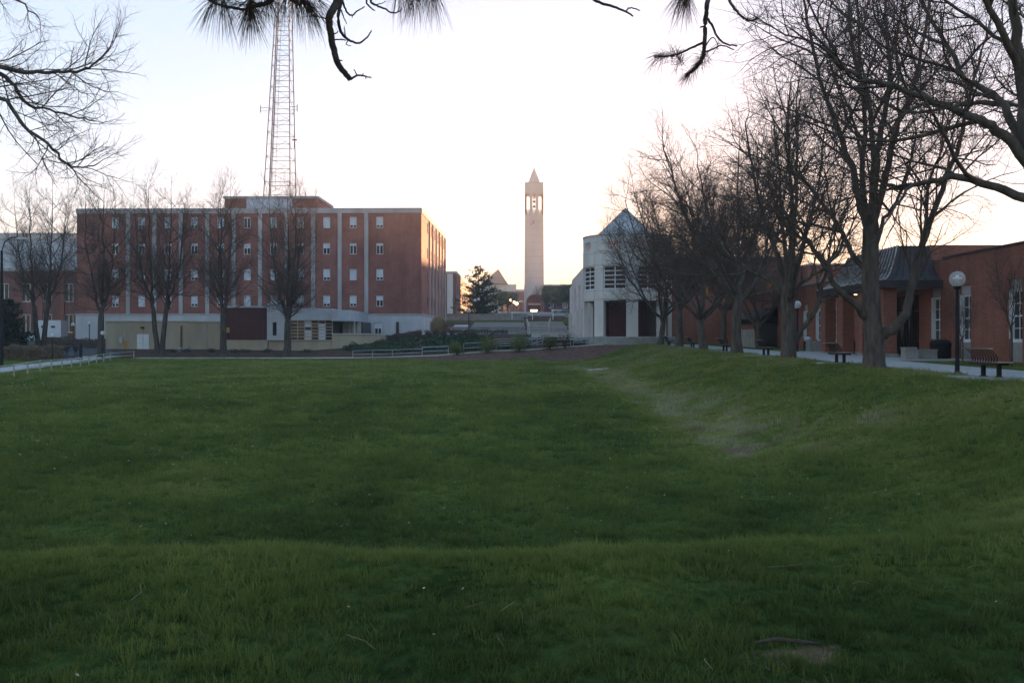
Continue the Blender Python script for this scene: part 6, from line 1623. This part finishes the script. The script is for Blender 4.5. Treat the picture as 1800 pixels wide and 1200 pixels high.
# unseen crown above and behind the viewpoint, thickened to shade the near grass
br = []; tf = []; rg = random.Random(8)
for k in range(110):
    z = rg.uniform(4.6, 12.5); a = rg.random() * 6.283; L_ = (13.5 - z) * 0.74 * rg.uniform(0.7, 1.1) + 0.8
    d = Vector((math.cos(a), math.sin(a), 0.0)); s0 = Vector((0.1, 0, z)); pts = [s0]
    for i in range(1, 6): pts.append(s0 + d * (L_ * i / 5) + Vector((rg.gauss(0, .08), rg.gauss(0, .08), 0.12 * i * i * 0.2)))
    br.append((pts, taper(0.06, 0.012, 6), 5))
    for q in range(18):
        t_ = rg.uniform(0.3, 1.0); f = t_ * 5; i = min(int(f), 4); p_ = pts[i].lerp(pts[i + 1], f - i)
        sd_ = Vector((-d.y, d.x, 0)) * rg.uniform(-1, 1) * (0.5 + 0.5 * (1 - t_)) * 1.4; e = p_ + sd_ + d * 0.3 + Vector((0, 0, rg.uniform(-0.1, 0.3)))
        if (e + PV).z < 3.9 + 0.36 * max(0, (e + PV).y): continue
        br.append(([p_, p_.lerp(e, 0.5) + Vector((0, 0, 0.05)), e], [0.012, 0.008, 0.004], 4))
        for u_ in range(3):
            tf.append((p_.lerp(e, 0.55 + 0.22 * u_), tuple(sd_.normalized() + d * 0.6 + Vector((0, 0, 0.4))), 24, 0.17, 0.7, 0.15))
link_mesh('upper_boughs', tubes('upper_boughs', br, 'pine_bark'), None, pine)
nm_ = needles(tf, 'upper_needles', 'needle', 6, 0.0022)
link_mesh('upper_needles', nm_, None, pine)

# ------------------------------------------------------------------ grass
m = bpy.data.materials.new('grass_blade'); m.use_nodes = True; nt = m.node_tree; nt.nodes.clear()
oi = nt.nodes.new('ShaderNodeObjectInfo')
ta = nt.nodes.new('ShaderNodeAttribute'); ta.attribute_type = 'INSTANCER'; ta.attribute_name = 'tone'
ad = nt.nodes.new('ShaderNodeMath'); ad.operation = 'MULTIPLY_ADD'; ad.inputs[1].default_value = 0.22
nt.links.new(oi.outputs['Random'], ad.inputs[0]); nt.links.new(ta.outputs['Fac'], ad.inputs[2])
cg = _ramp(nt, ad.outputs[0], [(0.10, (0.068, 0.094, 0.030)), (0.42, (0.150, 0.185, 0.050)), (0.70, (0.245, 0.262, 0.075)), (0.86, (0.30, 0.28, 0.135)), (1.0, (0.38, 0.335, 0.22))])
df = nt.nodes.new('ShaderNodeBsdfDiffuse'); tl = nt.nodes.new('ShaderNodeBsdfTranslucent'); mx = nt.nodes.new('ShaderNodeMixShader'); mx.inputs[0].default_value = 0.35
om = nt.nodes.new('ShaderNodeOutputMaterial')
nt.links.new(cg, df.inputs[0]); nt.links.new(cg, tl.inputs[0]); nt.links.new(df.outputs[0], mx.inputs[1]); nt.links.new(tl.outputs[0], mx.inputs[2]); nt.links.new(mx.outputs[0], om.inputs[0])
MATS['grass_blade'] = m
TRAIL = [on_ground(px, py) for px, py in ((1015, 645), (1060, 660), (1110, 678), (1160, 700), (1210, 722), (1255, 745), (1300, 790))]
def tone(x, y):
    """how yellow and light the turf is, with painted crest light and near shade: dull trail at the foot of the bank, fresher bank, patches"""
    n1 = np.array([mnoise.noise(Vector((a * 0.21, b * 0.13, 1.0))) for a, b in zip(x, y)]); n2 = np.array([mnoise.noise(Vector((a * 0.8, b * 0.5, 9.0))) for a, b in zip(x, y)])
    t = 0.34 + 0.26 * n1 + 0.22 * n2 + 0.14 * sm((y - 35) / 50.0)
    t += 0.16 * sm((x - 3.5) / 5.0) * (1 - sm((y - 75) / 25.0)) + 0.10 * np.exp(-((x - 6) / 3.5) ** 2 - ((y - 24) / 9.0) ** 2)
    t += 0.08 * np.exp(-((y - 7.6) / 1.4) ** 2) - 0.25 * (1 - sm((y - 4.0) / 4.5)) - 0.18 * np.exp(-((y - 16) / 5.5) ** 2) * (1 - sm((x - 4) / 4.0))  # painted into the colour: bright crest, shaded near grass and floor behind it
    for k in range(len(TRAIL) - 1):
        ax, ay = TRAIL[k]; bx, by = TRAIL[k + 1]; q = np.clip(((x - ax) * (bx - ax) + (y - ay) * (by - ay)) / ((bx - ax) ** 2 + (by - ay) ** 2), 0, 1)
        d = np.hypot(x - ax - q * (bx - ax), (y - ay - q * (by - ay))); t = np.maximum(t, (0.84 + 0.3 * n2) * np.exp(-(d / 1.25) ** 2) + t * (1 - np.exp(-(d / 1.25) ** 2)))
    return np.clip(t, 0.02, 1.0)
ta_ = ground_me.attributes.new('tone', 'FLOAT', 'POINT')
ta_.data.foreach_set('value', tone(XX.ravel(), YY.ravel()).astype(np.float32))
mat('grass_straw', (0.20, 0.165, 0.095), 0.9, 0.3, 3.0, spec=0.1)
src = bpy.data.collections.new('grass_sources')
def tuft_obj(name, seed, n, rad, h0, h1, wdt, straw=0):
    rs = np.random.RandomState(seed); a = rs.rand(n) * 6.283; r = rad * np.sqrt(rs.rand(n)); b = a + rs.normal(size=n) * 0.9
    h = rs.uniform(h0, h1, n); ln = rs.uniform(0.15, 0.9, n) * h
    base = np.stack([r * np.cos(a), r * np.sin(a), -0.02 * np.ones(n)], 1); d = np.stack([np.cos(b), np.sin(b), np.zeros(n)], 1)
    up = np.array([0, 0, 1.0])
    m1 = base + d * (ln * 0.3)[:, None] + up * (h * 0.6)[:, None]; tp = base + d * ln[:, None] + up * h[:, None]
    s = np.stack([-d[:, 1], d[:, 0], np.zeros(n)], 1) * wdt
    V = np.stack([base - s, base + s, m1 + s * 0.8, m1 - s * 0.8, tp + s * 0.12, tp - s * 0.12], 1).reshape(-1, 3); k = np.arange(n) * 6
    Q = np.concatenate([np.stack([k, k + 1, k + 2, k + 3], 1), np.stack([k + 3, k + 2, k + 4, k + 5], 1)])
    me = quads_mesh(name, V, Q, 'grass_straw' if straw else 'grass_blade')
    o = bpy.data.objects.new(name, me); src.objects.link(o); return o
for i in range(4): tuft_obj('a_grass_%d' % i, 200 + i, 34, 0.075, 0.035, 0.10, 0.0032)
tuft_obj('b_straw', 210, 5, 0.07, 0.05, 0.12, 0.0028, 1)
def field(name, dens, d0, d1, sc0, sc1, seed, label, wide=0.62, tall=1.0):
    """points in the wedge d0..d1 in front of the viewpoint"""
    rs = np.random.RandomState(seed)
    ar = 0.5 * (d1 ** 2 - d0 ** 2) * 2 * wide + 8 * (d1 - d0); n = int(ar * dens)
    y = np.sqrt(rs.uniform(d0 ** 2, d1 ** 2, n)); x = rs.uniform(-1, 1, n) * (y * wide + 4)
    ok = (x < 14.7) & (x > -33.5 - (y - 63) * 0.21)
    far_edge = np.interp(x, [e_[0] for e_ in edge], [e_[1] for e_ in edge]); far_edge = np.where(x < edge[0][0], 107.5, np.where(x > edge[-1][0], 104, far_edge))
    ok &= y < far_edge
    x, y = x[ok], y[ok]
    nb = np.array([mnoise.noise(Vector((a * 0.9, b * 0.9, 3.0))) + 0.6 * mnoise.noise(Vector((a * 2.7, b * 2.7, 7.0))) for a, b in zip(x, y)])
    keep = rs.rand(len(x)) > np.clip(bare(x, y) * 1.25 + np.clip(-nb * 1.3 - 0.2, 0, 0.45), 0, 0.97)
    for by_, _ in BL: keep &= ~((np.abs(x - 14.16) < 0.85) & (np.abs(y - by_) < 1.3))
    x, y, nb = x[keep], y[keep], nb[keep]
    z = G(x, y)
    me = bpy.data.meshes.new(name); me.vertices.add(len(x)); me.vertices.foreach_set('co', np.stack([x, y, z], 1).astype(np.float32).ravel())
    sc = rs.uniform(sc0, sc1, len(x)) * (1 + 0.6 * np.clip(nb, -0.9, 1.0))
    at_ = me.attributes.new('sc', 'FLOAT_VECTOR', 'POINT'); S = np.stack([sc, sc, sc * tall], 1); at_.data.foreach_set('vector', S.astype(np.float32).ravel())
    at_ = me.attributes.new('rot', 'FLOAT_VECTOR', 'POINT'); Rt = np.stack([rs.normal(size=len(x)) * 0.15, rs.normal(size=len(x)) * 0.15, rs.rand(len(x)) * 6.283], 1); at_.data.foreach_set('vector', Rt.astype(np.float32).ravel())
    idx = rs.randint(0, 4, len(x)); idx[rs.rand(len(x)) < 0.04] = 4
    at_ = me.attributes.new('idx', 'INT', 'POINT'); at_.data.foreach_set('value', idx.astype(np.int32))
    at_ = me.attributes.new('tone', 'FLOAT', 'POINT'); at_.data.foreach_set('value', tone(x, y).astype(np.float32))
    o = link_mesh(name, me)
    ng = bpy.data.node_groups.new(name, 'GeometryNodeTree')
    ng.interface.new_socket('Geometry', in_out='INPUT', socket_type='NodeSocketGeometry'); ng.interface.new_socket('Geometry', in_out='OUTPUT', socket_type='NodeSocketGeometry')
    gi = ng.nodes.new('NodeGroupInput'); go = ng.nodes.new('NodeGroupOutput')
    ci = ng.nodes.new('GeometryNodeCollectionInfo'); ci.inputs[0].default_value = src; ci.inputs[1].default_value = True; ci.inputs[2].default_value = True
    ip = ng.nodes.new('GeometryNodeInstanceOnPoints'); ip.inputs['Pick Instance'].default_value = True
    def attr(nm, ty):
        a = ng.nodes.new('GeometryNodeInputNamedAttribute'); a.data_type = ty; a.inputs[0].default_value = nm; return a.outputs[0]
    ng.links.new(gi.outputs[0], ip.inputs['Points']); ng.links.new(ci.outputs[0], ip.inputs['Instance'])
    ng.links.new(attr('idx', 'INT'), ip.inputs['Instance Index']); ng.links.new(attr('sc', 'FLOAT_VECTOR'), ip.inputs['Scale'])
    er = ng.nodes.new('FunctionNodeEulerToRotation'); ng.links.new(attr('rot', 'FLOAT_VECTOR'), er.inputs[0]); ng.links.new(er.outputs[0], ip.inputs['Rotation'])
    ng.links.new(ip.outputs[0], go.inputs[0])
    md = o.modifiers.new('grass', 'NODES'); md.node_group = ng
    tag(o, label, 'grass', None, 'stuff')
    return o
field('grass_bank', 150, 2.5, 10.5, 0.35, 1.05, 1, 'unmown grass on the near bank')
field('grass_slope', 46, 10.5, 26, 0.7, 1.75, 2, 'grass on the bowl floor below the near bank', tall=1.05)
field('grass_meadow', 15, 26, 52, 1.1, 2.7, 3, 'grass across the middle of the lawn', tall=0.8)
field('grass_far', 6, 52, 107, 1.6, 3.9, 4, 'grass on the far side of the lawn', tall=0.5)
# dead leaves strewn over the lawn: too many and too small to count
rs = np.random.RandomState(77); n = 3200
y = np.sqrt(rs.uniform(3 ** 2, 60 ** 2, n)); x = rs.uniform(-1, 1, n) * (y * 0.6 + 3); ok = x < 14; x, y = x[ok], y[ok]
tag(link_mesh('dead_leaves', leaves('dead_leaves', np.stack([x, y, G(x, y) + 0.05 + 0.035 * np.clip(y / 25, 0, 1)], 1), rs.uniform(0.012, 0.034, len(x)) * (1 + y / 22), 2.0, 'dry_grass', 78)), 'pale dead leaves strewn over the lawn', 'leaves', None, 'stuff')
# fallen twig and stalks in the near grass
st_ = []
rg = random.Random(15)
for px, py in ((820, 1085), (880, 1090), (1350, 1010), (1700, 1012), (1240, 1180), (230, 1072), (1465, 1010), (1530, 1040), (1000, 905), (660, 1160)):
    x, y = on_ground(px, py); z = g(x, y) + 0.05; a = rg.random() * 6.28; l_ = rg.uniform(0.1, 0.28)
    o = bpy.data.objects.new('fallen_stalk', tubes('fallen_stalk', [([Vector((0, 0, 0)), Vector((l_ * 0.5 * math.cos(a), l_ * 0.5 * math.sin(a), 0.02)), Vector((l_ * math.cos(a + 0.3), l_ * math.sin(a + 0.3), rg.uniform(-0.02, 0.05)))], [0.003, 0.0028, 0.002], 5)], 'grass_straw')); col.objects.link(o); o.location = (x, y, z)
    tag(o, 'dry pale stalk lying in the near grass', 'stalk', 'dry stalks in the near grass')
x, y = on_ground(1385, 1141)
o = bpy.data.objects.new('fallen_branch', tubes('fallen_branch', [([Vector((-0.17, 0, 0.025)), Vector((-0.06, 0.01, 0.04)), Vector((0.07, -0.005, 0.03)), Vector((0.16, 0.0, 0.02))], [0.006, 0.012, 0.011, 0.006], 8)], 'pine_bark')); col.objects.link(o); o.location = (x, y, g(x, y))
tag(o, 'short dead branch lying on the bare soil patch in the near grass', 'branch')

# ------------------------------------------------------------------ evening air
hz = MB().box(-990, 990, -440, 1390, -4.0, 68.0)
hm = bpy.data.materials.new('haze'); hm.use_nodes = True
hn = hm.node_tree; hn.nodes.clear()
ho = hn.nodes.new('ShaderNodeOutputMaterial'); hv = hn.nodes.new('ShaderNodeVolumePrincipled')
hv.inputs['Color'].default_value = (0.92, 0.93, 0.96, 1)
hv.inputs['Density'].default_value = 0.00035
hv.inputs['Anisotropy'].default_value = 0.3
hn.links.new(hv.outputs[0], ho.inputs['Volume'])
MATS['haze'] = hm
tag(hz.build('haze', 'haze'), kind='stuff')
